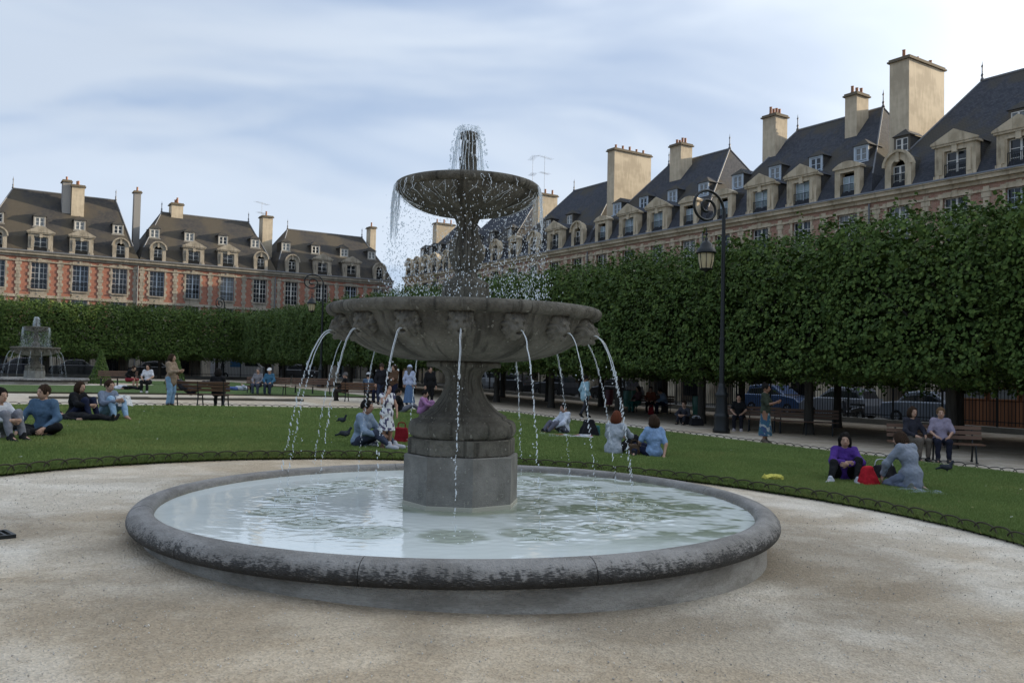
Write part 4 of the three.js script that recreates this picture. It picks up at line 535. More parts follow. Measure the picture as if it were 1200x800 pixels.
// ================= PEOPLE =================
const POSE = {
  stand: { P: [0, .93, 0], C: [0, 1.24, 0], N: [0, 1.44, -.01], H: [0, 1.585, .02], S: [.18, 1.395, -.01], E: [.235, 1.11, -.02], W: [.25, .87, .08], K: [.1, .5, .03], A: [.105, .085, -.02], T: [.12, .03, .13] },
  walk: { P: [0, .92, 0], C: [0, 1.23, .02], N: [0, 1.43, .02], H: [0, 1.575, .05], S: [.18, 1.385, .02], E: [.235, 1.11, -.06], W: [.24, .9, .08], KL: [.09, .52, .16], AL: [.09, .1, .22], TL: [.1, .05, .37], KR: [-.09, .5, -.04], AR: [-.09, .14, -.28], TR: [-.1, .04, -.17] },
  cross: { P: [0, .125, 0], C: [0, .44, .03], N: [0, .63, .03], H: [0, .775, .06], S: [.185, .585, .03], E: [.28, .33, .10], W: [.21, .19, .30], KL: [.36, .19, .27], KR: [-.36, .19, .27], AL: [-.08, .085, .37], TL: [-.2, .06, .34], AR: [.08, .075, .30], TR: [.2, .06, .3] },
  knees: { P: [0, .125, 0], C: [0, .43, .06], N: [0, .62, .1], H: [0, .765, .15], S: [.18, .575, .09], E: [.25, .38, .3], W: [.08, .36, .5], K: [.12, .47, .40], A: [.12, .085, .55], T: [.13, .03, .7] },
  lean: { P: [0, .125, 0], C: [0, .42, -.09], N: [0, .605, -.14], H: [0, .75, -.11], S: [.18, .56, -.14], E: [.29, .31, -.3], W: [.31, .07, -.36], K: [.12, .3, .42], A: [.12, .085, .75], T: [.16, .1, .88] },
  side: { P: [0, .125, 0], C: [0, .43, .0], N: [0, .62, .0], H: [0, .765, .03], S: [.18, .57, 0], E: [.27, .34, .08], W: [.22, .2, .28], KL: [.28, .22, .36], AL: [.42, .09, .04], TL: [.5, .06, -.1], KR: [.06, .18, .42], AR: [.34, .09, .2], TR: [.46, .06, .12] },
  bench: { P: [0, .53, 0], C: [0, .85, -.04], N: [0, 1.045, -.03], H: [0, 1.19, .01], S: [.18, .995, -.04], E: [.25, .75, .07], W: [.13, .63, .30], K: [.12, .52, .43], A: [.12, .085, .40], T: [.13, .03, .55] },
  lie: { P: [0, .13, 0], C: [0, .14, -.33], N: [0, .16, -.54], H: [0, .19, -.68], S: [.18, .13, -.48], E: [.3, .09, -.3], W: [.26, .08, -.06], K: [.1, .16, .44], A: [.1, .085, .86], T: [.14, .2, .9] },
  kneel: { P: [0, .30, -.02], C: [0, .6, .06], N: [0, .78, .13], H: [0, .89, .25], S: [.18, .74, .11], E: [.27, .46, .3], W: [.22, .22, .42], K: [.15, .09, .38], A: [.12, .085, -.1], T: [.12, .045, -.24] },
};
const mirror = p => [-p[0], p[1], p[2]];
const sub = (a, b) => [a[0] - b[0], a[1] - b[1], a[2] - b[2]], mixp = (a, b, t) => [lerp(a[0], b[0], t), lerp(a[1], b[1], t), lerp(a[2], b[2], t)];
// head prototype: +z is the face, origin at the middle of the head
const headG = nets((x, y, z) => { let d = ell(x, y, z, [0, .018, -.012], [.074, .098, .092]); d = smin(d, ell(x, y, z, [0, -.048, .02], [.053, .062, .062]), .04); d = smin(d, cap(x, y, z, [0, .018, .078], [0, -.018, .098], .009, .014), .012); d = smin(d, ell(x, y, z, [0, -.056, .072], [.024, .012, .012]), .008); for (const s of [-1, 1]) { d = smin(d, ell(x, y, z, [s * .078, -.004, -.012], [.009, .03, .02]), .008); d = Math.max(d, -ell(x, y, z, [s * .031, .014, .094], [.019, .012, .016])); d = smin(d, sph(x, y, z, [s * .03, .013, .073], .012), .004); d = smin(d, cap(x, y, z, [s * .014, .034, .077], [s * .05, .034, .062], .007, .006), .01); } return d; }, [-.105, -.13, -.125], [.105, .135, .13], .0085);
const headMark = (() => { const p = headG.attributes.position, o = []; for (let i = 0; i < p.count; i++) { const x = Math.abs(p.getX(i)), y = p.getY(i), z = p.getZ(i); let k = 0; if (z > .05) { if (Math.hypot(x - .031, (y - .014) * 2) < .010) k = 1; else if (x < .021 && Math.abs(y + .056) < .007) k = 2; else if (y > .029 && y < .038 && x > .014 && x < .048) k = 3; } o.push(k); } return o; })();
// hand prototype: fingers along +y from the wrist, palm towards +z, thumb on +x
const handG = nets((x, y, z) => { let d = ell(x, y, z, [0, .045, 0], [.042, .055, .017]); d = smin(d, cap(x, y, z, [0, -.02, 0], [0, .02, 0], .026, .03), .02); const F = [[-.032, .082, .045], [-.011, .092, .062], [.011, .093, .06], [.031, .086, .05]]; for (const [fx, fy, l] of F) { const k = [fx * 1.08, fy + l * .5, .012], t = [fx * 1.1, fy + l * .82, .034]; d = smin(d, Math.min(cap(x, y, z, [fx, fy - .02, 0], k, .0105, .0095), cap(x, y, z, k, t, .0095, .008)), .004); } const k = [.062, .05, .014]; d = smin(d, Math.min(cap(x, y, z, [.028, .018, .004], k, .0135, .011), cap(x, y, z, k, [.066, .08, .024], .011, .009)), .008); return d; }, [-.07, -.055, -.04], [.095, .17, .07], .0072);
const shoeG = nets((x, y, z) => { let d = cap(x, y, z, [0, .0, -.03], [0, -.012, .165], .052, .046); d = smin(d, cap(x, y, z, [0, .06, -.005], [0, .01, 0], .043, .05), .03); return Math.max(d, -y - .05); }, [-.085, -.075, -.11], [.085, .13, .24], .014);
function hairG(kind) { return nets((x, y, z) => { let d = ell(x, y, z, [0, .022, -.018], [.085, .106, .100]); if (kind === 'long') { d = smin(d, cap(x, y, z, [0, -.02, -.06], [0, -.24, -.075], .075, .06), .05); for (const s of [-1, 1]) d = smin(d, cap(x, y, z, [s * .07, 0, -.03], [s * .085, -.2, -.01], .028, .026), .03); } if (kind === 'bob') d = smin(d, ell(x, y, z, [0, -.045, -.035], [.105, .10, .095]), .04); if (kind === 'bun') d = smin(d, sph(x, y, z, [0, .11, -.06], .045), .02); d += .006 * Math.sin(Math.atan2(x, z + .02) * 23 + y * 20) + .014 * (noise3(x * 28 + 3, y * 14, z * 28) - .5); const face = ell(x, y, z, [0, -.045, .095], [kind === 'short' ? .072 : .070, .108, .086]); d = Math.max(d, -face); if (kind === 'short' || kind === 'bun') d = Math.max(d, -(y + .035 + (z > 0 ? (z) * .6 : 0) + (Math.abs(x) > .06 ? -.02 : 0))); return d; }, [-.14, -.33, -.16], [.14, .18, .13], .011); }
const HAIR = { short: hairG('short'), long: hairG('long'), bob: hairG('bob'), bun: hairG('bun') };
const capG = (() => { const b = new GB(); b.add(new THREE.SphereGeometry(.102, 16, 8, 0, 6.3, 0, 1.5), 0, .04, -.015, 0, 0, 0, [.93, 1, 1.05]); b.add(new THREE.CylinderGeometry(.075, .08, .012, 14), 0, .045, .09, .2, 0, 0, [1, 1, .9]); return b.geo(); })();
const cloth = {}; const fabric = c => cloth[c.join()] ??= mat({ color: lin(...c), roughness: .92, map: cloth.map ??= tex(128, (u, v) => .72 + .28 * tf(u, v, 7, 7, 615, 4) + .18 * (tn(u, v, 64, 64, 617) - .5), true, 2.5), bumpMap: cloth.bump ??= tex(128, (u, v) => tf(u, v, 10, 10, 611, 4), false, 3), bumpScale: .008 });
const skinM = mat({ vertexColors: true, roughness: .62 });
function orient(g, origin, yDir, zHint, s = 1) { const y = V(...yDir).normalize(), x = new THREE.Vector3().crossVectors(y, V(...zHint)).normalize(), z = new THREE.Vector3().crossVectors(x, y); const m = new THREE.Matrix4().makeBasis(x, y, z).scale(V(Math.abs(s), Math.abs(s), Math.abs(s))).setPosition(...origin); const q = g.clone(); if (s < 0) { const mm = new THREE.Matrix4().makeScale(-1, 1, 1); q.applyMatrix4(mm); const id = q.index.array.slice(); for (let i = 0; i < id.length; i += 3) { const t = id[i]; id[i] = id[i + 1]; id[i + 1] = t; } q.setIndex(new THREE.BufferAttribute(id, 1)); } return q.applyMatrix4(m); }
function colored(g, c) { const n = g.attributes.position.count, a = new Float32Array(n * 3); for (let i = 0; i < n; i++) a.set(Array.isArray(c) ? c : c(i), i * 3); g.setAttribute('color', new THREE.BufferAttribute(a, 3)); return g; }
const faceTo = deg => { const a = deg * R2D, dx = -FW[0] * Math.cos(a) + RT[0] * Math.sin(a), dz = -FW[1] * Math.cos(a) + RT[1] * Math.sin(a); return Math.atan2(dx, dz); };
const SKIN = { a: [.42, .25, .17], b: [.36, .20, .13], c: [.24, .12, .07], d: [.48, .30, .22] };
const HC = { dark: [.012, .009, .007], brown: [.045, .025, .014], red: [.14, .04, .018], fair: [.17, .10, .05], grey: [.16, .15, .14] };
function person(label, at, face, pose, o = {}) {
  const q = POSE[pose], J = {}; for (const k of ['P', 'C', 'N', 'H']) J[k] = [...(o.j?.[k] ?? q[k])];
  for (const k of ['S', 'E', 'W', 'K', 'A', 'T']) for (const s of ['L', 'R']) J[k + s] = [...(o.j?.[k + s] ?? (o.j?.[k] ? (s === 'L' ? o.j[k] : mirror(o.j[k])) : q[k + s] ?? (s === 'L' ? q[k] : mirror(q[k]))))];
  const across = (() => { const d = sub(J.KL, J.KR), l = Math.hypot(...d) || 1; return pose === 'lie' || pose === 'stand' || pose === 'walk' || pose === 'bench' || pose === 'kneel' || pose === 'cross' ? [1, 0, 0] : [1, 0, 0]; })();
  for (const s of ['L', 'R']) J['S' + s] = mixp(mixp(J.SL, J.SR, .5), J['S' + s], .86); J.HL = [J.P[0] + .09, J.P[1] - .02, J.P[2]]; J.HR = [J.P[0] - .09, J.P[1] - .02, J.P[2]];
  const wd = o.wide ?? 1, [x0, y0] = [0, 0];
  const torso = [[[J.P[0] - .065, J.P[1], J.P[2]], [J.P[0] + .065, J.P[1], J.P[2]], .112 * wd, .112 * wd], [mixp(J.P, J.C, .1), mixp(J.P, J.C, .75), .115 * wd, .112 * wd], [[J.C[0] - .07, J.C[1], J.C[2]], [J.C[0] + .07, J.C[1], J.C[2]], .105 * wd, .105 * wd], [mixp(J.SL, J.SR, .06), mixp(J.SR, J.SL, .06), .056, .056], [J.C, J.N, .1, .06]];
  const arms = ['L', 'R'].map(s => [[J['S' + s], J['E' + s], .048, .038], [J['E' + s], J['W' + s], .037, .025]]), legs = ['L', 'R'].map(s => [[J['H' + s], J['K' + s], .093, .06], [J['K' + s], J['A' + s], .06, .038], [J['A' + s], mixp(J['A' + s], J['T' + s], .85), .036, .024]]);
  const neck = [[J.N, mixp(J.N, J.H, .75), .052, .05]];
  const field = (bones, inf, k) => (x, y, z) => { let d = 9; for (const b of bones) d = smin(d, cap(x, y, z, b[0], b[1], b[2] + inf, b[3] + inf), k); return d; };
  const bounds = (bones, pad) => { const lo = [9, 9, 9], hi = [-9, -9, -9]; for (const b of bones) for (const p of [b[0], b[1]]) for (let i = 0; i < 3; i++) { lo[i] = Math.min(lo[i], p[i] - Math.max(b[2], b[3]) - pad); hi[i] = Math.max(hi[i], p[i] + Math.max(b[2], b[3]) + pad); } return [lo, hi]; };
  const cell = o.cell ?? .021, all = [...torso, ...arms.flat(), ...legs.flat(), ...neck], bo = bounds(all, .04);
  const [gx, gz] = at.length > 2 ? [at[0], at[2]] : onGround(...at), gy = at.length > 2 ? at[1] : gh(gx, gz) + (o.lift ?? .055);
  const t = thing('person', label, 'person', [gx, gy, gz], faceTo(face), o.group); const s = o.s ?? 1; t.scale.setScalar(s);
  const sk = SKIN[o.skin ?? 'a'];
  const hd = o.look ?? [0, 0, 1], nk = sub(J.H, J.N), up = o.headUp ?? [nk[0], Math.max(nk[1], .02), nk[2] * .3];
  const parts = [colored(nets(field(all, 0, .035), bo[0], bo[1], cell), sk)];
  const hg = orient(headG, J.H, up, hd, 1.13); parts.push(colored(hg, i => headMark[i] === 1 ? [.03, .02, .016] : headMark[i] === 2 ? [sk[0] * .85, sk[1] * .62, sk[2] * .62] : headMark[i] === 3 ? [sk[0] * .5, sk[1] * .48, sk[2] * .48] : sk));
  for (const s of ['L', 'R']) { const d = sub(J['W' + s], J['E' + s]); parts.push(colored(orient(handG, J['W' + s], d, s === 'L' ? [-.4, .2, -1] : [.4, .2, -1], s === 'L' ? .98 : -.98), sk)); }
  const body = addMesh('body', mergeGeometries(parts.map(g => { g.deleteAttribute('uv'); return g; })), skinM, t);
  // clothes
  const wrinkle = f => (x, y, z) => { const d = f(x, y, z); return d > .05 || d < -.05 ? d : d + .022 * (noise3(x * 14 + gx, y * 11, z * 14) - .5) + .012 * (noise3(x * 27, y * 22 + gz, z * 27) - .5); };
  const garment = (name, bones, inf, c, k = .05, cut) => { const b = bounds(bones, .06); let f = wrinkle(field(bones, inf, k)); const f2 = cut ? (x, y, z) => Math.max(f(x, y, z), cut(x, y, z)) : f; const g = nets(f2, b[0], b[1], cell); boxUV2(g); return addMesh(name, g, c.isMaterial ? c : fabric(c), t); };
  const top = o.top ?? { c: [.3, .3, .3] }, sl = top.sleeve ?? .92;
  const part = (b, f) => [b[0], mixp(b[0], b[1], f), b[2], lerp(b[2], b[3], f)];
  const sleeve = arms.flatMap(a => sl <= .5 ? [part(a[0], sl * 2)] : [a[0], part(a[1], (sl - .5) * 2)]);
  const inf = Math.min(top.inf ?? .014, .024);
  const hem = top.hem ? [[J.P, [J.P[0], J.P[1] - top.hem, J.P[2]], .135, .15]] : [];
  garment(top.name ?? 'shirt', [...torso.slice(0, 4), [J.C, mixp(J.C, J.N, .55), .1, .075], ...sleeve, ...hem], inf, top.c, .055);
  if (top.over) garment('jacket', [...torso.slice(1, 4), ...sleeve], inf + .014, top.over, .05);
  const bt = o.bottom ?? { c: [.03, .03, .04] };
  if (bt.kind === 'skirt') { const L = bt.len ?? .5; const y = J.P[1]; const b = [[J.P[0] - .6, y - L - .05, J.P[2] - .6], [J.P[0] + .6, y + .15, J.P[2] + .6]]; const f = (x, yy, z) => { const tt = clamp((y + .12 - yy) / (L + .12)), a = Math.atan2(z - J.P[2], x), r = lerp(.125, bt.flare ?? .25, tt) * (1 + .06 * tt * Math.sin(a * 9)); return Math.max((Math.hypot((x - J.P[0]), (z - J.P[2]) * 1.15) - r) * .8, yy - y - .12, y - L - yy); }; const g = nets(f, b[0], b[1], cell * .8); boxUV2(g); addMesh('skirt', g, bt.c.isMaterial ? bt.c : fabric(bt.c), t); }
  else { const ln = bt.len ?? .94, lg = legs.flatMap(a => ln <= .5 ? [part(a[0], ln * 2)] : [a[0], part(a[1], (ln - .5) * 2)]); garment('trousers', [torso[0], ...lg], bt.inf ?? .013, bt.c, .035); }
  if (o.shoes !== null) for (const s of ['L', 'R']) { const d = sub(J['T' + s], J['A' + s]); const upv = Math.abs(d[1]) > .12 ? [0, .3, -1] : [0, 1, 0], m = addMesh('shoe', orient(shoeG, [J['A' + s][0], J['A' + s][1] - .02, J['A' + s][2]], (() => { const dz = V(...d).normalize(), u = V(...upv); u.addScaledVector(dz, -u.dot(dz)).normalize(); return [u.x, u.y, u.z]; })(), d), fabric(o.shoes ?? [.02, .02, .02]), t); }
  const hr = o.hair ?? ['short', 'dark']; addMesh('hair', orient(HAIR[hr[0]], J.H, up, hd, 1.13), fabric(HC[hr[1]]), t);
  if (o.cap) addMesh('cap', orient(capG.toNonIndexed ? capG : capG, J.H, up, hd, 1.17), fabric(o.cap), t);
  return t;
}
const navy = [.012, .016, .04], black = [.011, .011, .012], jeans = [.10, .17, .28], white = [.62, .63, .65], lightblue = [.26, .38, .52], grey = [.28, .30, .33];
// print on the girl's dress and the patterned skirt
const floral = mat({ roughness: .9, map: tex(256, (u, v) => { const a = tn(u, v, 9, 9, 701), b = tf(u, v, 14, 14, 705, 2); return a > .66 ? mixc([.05, .07, .12], [.14, .10, .16], b) : a < .1 ? [.30, .14, .20] : [.66, .66, .65]; }, true, 2.2) });
const pattern = mat({ roughness: .9, map: tex(256, (u, v) => { const a = tn(u, v, 12, 12, 711); return a > .6 ? [.30, .32, .30] : mixc([.03, .13, .15], [.05, .05, .14], tn(u, v, 20, 20, 713)); }, true, 2.2) });
const orangePattern = mat({ roughness: .9, map: tex(256, (u, v) => mixc([.32, .10, .06], [.30, .24, .18], sstep(.5, .7, tn(u, v, 14, 14, 717))), true, 2.2) });
{
  // --- on the near lawn, left
  person('person in a white shirt and grey trousers sitting at the lawn corner', [-9, 520], 70, 'knees', { top: { c: white, sleeve: .9 }, bottom: { c: [.20, .20, .22] } });
  person('person in a blue sweater sitting cross-legged on the grass', [50, 515], 4, 'cross', { top: { c: [.075, .13, .20], inf: .022 }, bottom: { c: black }, shoes: [.03, .03, .03], hair: ['short', 'brown'], look: [-.5, -.05, 1], s: 1.04, j: { WL: [.16, .16, .36], WR: [-.3, .1, .32], ER: [-.3, .33, .14] } });
  person('person in a black jacket sitting behind the blue sweater, looking down', [86, 495], 75, 'knees', { top: { c: black, inf: .028 }, bottom: { c: navy }, hair: ['bob', 'brown'], look: [0, -.5, 1] });
  person('person in black lying on the grass with head by the blue sweater', [97, 497], 90, 'lie', { top: { c: black, inf: .02 }, bottom: { c: black }, skin: 'd', hair: ['short', 'brown'], look: [-1, .25, .2], s: .8 });
  person('person in pale jeans reading with one knee up', [122, 494], 58, 'knees', { top: { c: [.20, .24, .31], inf: .02 }, bottom: { c: [.30, .44, .58], inf: .02 }, shoes: null, hair: ['short', 'brown'], look: [.2, -.3, 1], s: 1.05, j: { WL: [.06, .44, .56], WR: [-.08, .44, .54], AL: [.1, .085, .66], TL: [.12, .03, .8], KL: [.14, .4, .44] } });
  // --- across the path
  person('person in a tan jacket and blue jeans standing with a phone', [199, 477], 78, 'stand', { top: { c: [.30, .22, .15], inf: .03, hem: .1 }, bottom: { c: [.22, .36, .50], inf: .02 }, shoes: [.05, .03, .02], hair: ['bob', 'brown'], look: [.1, -.35, 1], lift: 0, j: { E: [.22, 1.12, .1], W: [.09, 1.17, .34] } });
  person('person in a white top and black trousers seated across the path', [172, 461], 5, 'bench', { top: { c: [.64, .64, .66], sleeve: .4 }, bottom: { c: black }, shoes: [.6, .6, .6], hair: ['long', 'dark'], lift: 0, cell: .022 });
  person('person in a dark top and red skirt leaning forward on the far grass', [150, 457], 70, 'bench', { top: { c: black }, bottom: { c: [.30, .03, .04], len: .5 }, hair: ['short', 'brown'], lift: 0, cell: .022, shoes: null, j: { C: [0, .8, .1], N: [0, .96, .2], H: [0, 1.06, .3], S: [.18, .93, .17] } });
  person('person lying on the far grass in white by the red skirt', [146, 458], 80, 'lie', { top: { c: white }, bottom: { c: black }, lift: .04, cell: .022, s: .9 });
  person('person in white and blue lying on the far grass near the couple', [277, 459], -80, 'lie', { top: { c: [.55, .57, .62] }, bottom: { c: [.10, .15, .34] }, lift: .04, cell: .022, j: { W: [.16, .3, -.3], E: [.26, .22, -.42] } });
}

// ================= BENCHES AND WHO SITS ON THEM =================
M.bench = mat({ roughness: .6, map: tex(256, (u, v) => mixc([.075, .036, .018], [.14, .07, .035], tf(u, v, 3, 30, 801)), true, [.6, 2]) });
const slatG = boxUV(new THREE.BoxGeometry(2.1, .03, .085).toNonIndexed());
const legG = (() => { const b = new GB(); for (const s of [-1, 1]) b.add(tubeGeo([[0, .42, s * .2], [0, .3, s * .21], [0, .14, s * .25], [0, 0, s * .3]], .022, 10, 6)); b.box(-.02, .02, .38, .42, -.24, .24).add(tubeGeo([[0, .4, -.2], [0, .6, -.24], [0, .86, -.3]], .02, 10, 6)); b.box(-.025, .025, .0, .03, .26, .36).box(-.025, .025, 0, .03, -.36, -.26); return b.geo(); })();
function bench(label, at, face) {
  const [x, z] = onGround(...at), t = thing('park_bench', label, 'bench', [x, gh(x, z), z], faceTo(face), 'wooden park benches');
  for (let i = 0; i < 4; i++) { const m = addMesh('slat', slatG, M.bench, t); m.position.set(0, .435, -.16 + i * .11); }
  for (let i = 0; i < 3; i++) { const m = addMesh('back_slat', slatG, M.bench, t); m.position.set(0, .58 + i * .115, -.225 - .03 * i); m.rotation.x = Math.PI / 2 - .22; }
  for (const s of [-.85, 0, .85]) { const m = addMesh('leg', legG, M.iron, t); m.position.x = s; }
  return t;
}
function seated(label, b, off, turn, o = {}) { const p = V(off, 0, .04).applyEuler(b.rotation).add(b.position); return person(label, [p.x, b.position.y - .03, p.z], 0, o.pose ?? 'bench', { ...o, _b: 1 }).rotation.set(0, b.rotation.y + turn * R2D, 0); }
{
  let b = bench('slatted bench whose back shows a dark lounging pair, by the cross path', [234, 477], 180);
  seated('person in black seated on the cross-path bench, turned away', b, -.55, 10, { top: { c: black, inf: .03 }, bottom: { c: black }, hair: ['bob', 'dark'] });
  seated('person in dark clothes lounging along the cross-path bench with bare feet up', b, .3, -80, { pose: 'lie', shoes: null, top: { c: [.03, .03, .035], inf: .025 }, bottom: { c: [.035, .035, .045] }, skin: 'c', j: { P: [0, .56, 0], C: [0, .74, -.3], N: [0, .9, -.44], H: [0, 1.0, -.54], S: [.18, .86, -.4], E: [.28, .66, -.28], W: [.2, .6, -.04], K: [.1, .82, .36], A: [.1, .88, .74], T: [.12, 1.0, .76] } });
  b = bench('slatted bench of the couple with the white cap, at the far lawn', [312, 463], 0);
  seated('person in a grey shirt seated beside the white cap', b, -.42, 0, { top: { c: [.22, .21, .22] }, bottom: { c: [.06, .07, .10] }, hair: ['short', 'grey'], cell: .02 });
  seated('person in a blue jacket and white cap on the far bench', b, .12, 5, { top: { c: [.05, .14, .22], inf: .03 }, bottom: { c: [.03, .04, .06] }, cap: [.68, .67, .64], cell: .02 });
  bench('empty slatted bench next to the couple with the white cap', [366, 463], 10);
  bench('empty slatted bench beside the far cone of box', [137, 452], 20);
  b = bench('slatted bench crowded with people behind the floral dress', [428, 471], 175);
  seated('person in dark clothes with legs crossed at the end of the crowded bench', b, .95, 85, { top: { c: black, inf: .03 }, bottom: { c: [.04, .035, .03] }, hair: ['short', 'grey'] });
  seated('person in denim and a light cap on the crowded bench', b, -.1, 0, { top: { c: [.10, .15, .22] }, bottom: { c: navy }, cap: [.5, .5, .5] });
  seated('person in a rust coloured jacket on the crowded bench', b, -.75, 150, { top: { c: [.14, .05, .025], inf: .025 }, bottom: { c: navy }, hair: ['long', 'brown'] });
  person('person with a white headscarf and blue dress standing behind the crowded bench', [479, 474], 170, 'stand', { top: { c: [.50, .56, .72], inf: .03 }, bottom: { c: [.12, .20, .34], kind: 'skirt', len: .85, flare: .26 }, hair: ['long', 'grey'], lift: 0, cap: [.5, .56, .72] });
  person('person in a dark coat standing beside the baluster, far side', [503, 476], 30, 'stand', { top: { c: black, inf: .03 }, bottom: { c: black }, lift: 0 });
  person('person in a black coat and cap standing behind the crowded bench', [446, 474], 20, 'stand', { top: { c: [.016, .016, .02], inf: .024 }, bottom: { c: [.03, .04, .07] }, lift: 0, cap: [.05, .03, .02], skin: 'b' });
  person('person in a brown coat standing with arms folded by the crowded bench', [461, 475], -40, 'stand', { top: { c: [.10, .055, .03], inf: .024 }, bottom: { c: navy }, lift: 0, hair: ['long', 'brown'], j: { E: [.23, 1.14, .08], WL: [-.1, 1.16, .2], WR: [.1, 1.12, .2] } });
  person('person in a grey top sitting on the gravel edge beside the holdall', [803, 497], -30, 'knees', { top: { c: [.06, .06, .07] }, bottom: { c: [.03, .03, .04] }, lift: 0, hair: ['short', 'brown'] });
  // lawn, middle
  person('person in a pink sweater sitting on the grass by the baluster', [493, 488], 80, 'knees', { top: { c: [.42, .20, .38], inf: .03 }, bottom: { c: [.34, .17, .32] }, s: .92, hair: ['short', 'dark'], look: [.1, -.2, 1] });
  person('person in black and grey lounging on the grass behind the floral dress', [470, 486], 100, 'lean', { top: { c: black, inf: .025 }, bottom: { c: [.18, .18, .20] }, shoes: [.35, .35, .35], s: .95 });
  person('person in a grey-blue shirt sitting beside the white bag', [421, 528], 68, 'knees', { top: { c: [.24, .31, .40], inf: .03, sleeve: .85 }, bottom: { c: [.05, .06, .09] }, shoes: [.5, .5, .52], look: [.2, -.15, 1], skin: 'b', s: 1.02, j: { K: [.14, .3, .42], A: [.1, .085, .7], T: [.12, .08, .83], W: [.12, .26, .52], E: [.25, .32, .26] } });
  person('child in a white floral dress standing with a hand at the face', [452, 531], 40, 'stand', { s: .735, top: { c: floral, sleeve: .12, name: 'dress_top' }, bottom: { c: floral, kind: 'skirt', len: .42, flare: .23 }, hair: ['long', 'dark'], skin: 'b', shoes: [.25, .14, .10], look: [.3, -.1, 1], j: { ER: [-.24, 1.22, .16], WR: [-.09, 1.46, .15], EL: [.24, 1.14, .06], WL: [.18, .95, .2] } });
  person('person in a white shirt sitting on the picnic blanket', [661, 511], -62, 'knees', { top: { c: [.58, .61, .68], inf: .025 }, bottom: { c: [.12, .12, .15] }, look: [.1, .3, 1], skin: 'b', s: .95, j: { C: [0, .42, -.02], N: [0, .6, -.02], H: [0, .74, .03], S: [.18, .56, -.02], K: [.16, .32, .38], A: [.12, .085, .62], T: [.12, .05, .76], W: [.14, .22, .4], E: [.24, .32, .18] } });
  person('person in a pale blue shirt and black trousers walking on the gravel', [685, 489], 125, 'walk', { top: { c: [.30, .46, .52], inf: .03, hem: .12 }, bottom: { c: [.03, .03, .035] }, lift: 0, skin: 'c', s: .98 });
  person('person with red hair in a pale grey cardigan, back turned', [719, 536], 150, 'knees', { top: { c: [.38, .41, .44], inf: .03, hem: .05 }, bottom: { c: black }, hair: ['bob', 'red'], shoes: [.02, .02, .02], s: 1.0, j: { KR: [-.3, .34, .42], AR: [-.5, .085, .56], TR: [-.58, .06, .68], KL: [.12, .3, .42], AL: [.14, .085, .66], TL: [.15, .05, .8], WL: [.28, .22, .42] } });
  person('person in a light blue tee leaning on one arm, back turned', [766, 540], 195, 'side', { top: { c: [.25, .37, .56], sleeve: .42, inf: .022 }, bottom: { c: navy }, hair: ['bob', 'brown'], s: .98, j: { WR: [-.12, .06, -.24], ER: [-.2, .3, -.16], KL: [.26, .22, .36], KR: [.08, .24, .44] } });
  // benches by the limes
  b = bench('slatted bench with three people and a red bag under the limes', [764, 484], -25);
  seated('person in green trousers seated on the bench with the red bag', b, -.7, -35, { top: { c: [.10, .05, .05] }, bottom: { c: [.03, .13, .10], inf: .02 }, hair: ['long', 'dark'] });
  seated('person in a rust top in the middle of the bench with the red bag', b, -.05, 5, { top: { c: [.20, .06, .03] }, bottom: { c: black }, hair: ['short', 'brown'] });
  seated('person in a denim jacket bending forward on the bench with the red bag', b, .65, -55, { top: { c: [.20, .25, .32], inf: .03 }, bottom: { c: navy }, hair: ['short', 'dark'], j: { C: [0, .82, .06], N: [0, .99, .16], H: [0, 1.1, .26], S: [.18, .95, .13], W: [.13, .6, .42] } });
  b = bench('slatted bench in the shade beside the tall lamp post', [878, 505], -20);
  seated('person in black with white shoes on the bench by the lamp post', b, -.35, 0, { top: { c: black, sleeve: .4 }, bottom: { c: [.014, .014, .02] }, shoes: [.5, .48, .5] });
  person('person in an olive top and patterned skirt standing at the lawn edge', [897, 519], 60, 'stand', { lift: 0, top: { c: [.045, .055, .035], sleeve: .5, over: null }, bottom: { c: pattern, kind: 'skirt', len: .72, flare: .22 }, skin: 'c', hair: ['bun', 'dark'], shoes: [.2, .16, .12], s: .98, j: { E: [.24, 1.12, .12], W: [.1, 1.2, .34] } });
  b = bench('slatted bench with a pair sitting behind the kneeling person', [1096, 540], -18);
  seated('person in a lilac shirt seated on the shaded bench', b, .12, 0, { top: { c: [.30, .26, .33], sleeve: .5, inf: .025 }, bottom: { c: [.014, .016, .03] }, hair: ['short', 'fair'], shoes: [.05, .05, .05] });
  seated('person in dark clothes turned towards the lilac shirt on the shaded bench', b, -.5, 30, { top: { c: [.03, .03, .04] }, bottom: { c: [.12, .10, .08], len: .9 }, hair: ['bob', 'brown'] });
  bench('empty slatted bench beneath the limes beyond the lilac shirt', [945, 509], -20);
  // lawn, right
  person('person in a purple jacket sitting with arms on knees beside the red bag', [988, 568], -8, 'knees', { top: { c: [.085, .035, .23], inf: .04 }, bottom: { c: black }, shoes: [.55, .56, .60], hair: ['long', 'dark'], look: [-.15, 0, 1], s: .95, j: { WL: [-.02, .36, .44], WR: [-.06, .38, .42], KL: [.18, .42, .36], KR: [-.24, .36, .38], AR: [-.34, .085, .58], TR: [-.44, .05, .68] } });
  person('person in a grey-blue sweater kneeling and bending over, back turned', [1068, 579], 205, 'kneel', { top: { c: [.25, .275, .32], inf: .045, hem: .16 }, bottom: { c: [.17, .20, .27] }, hair: ['bob', 'brown'], shoes: [.16, .17, .14], look: [.4, -.5, 1], s: .92 });
}
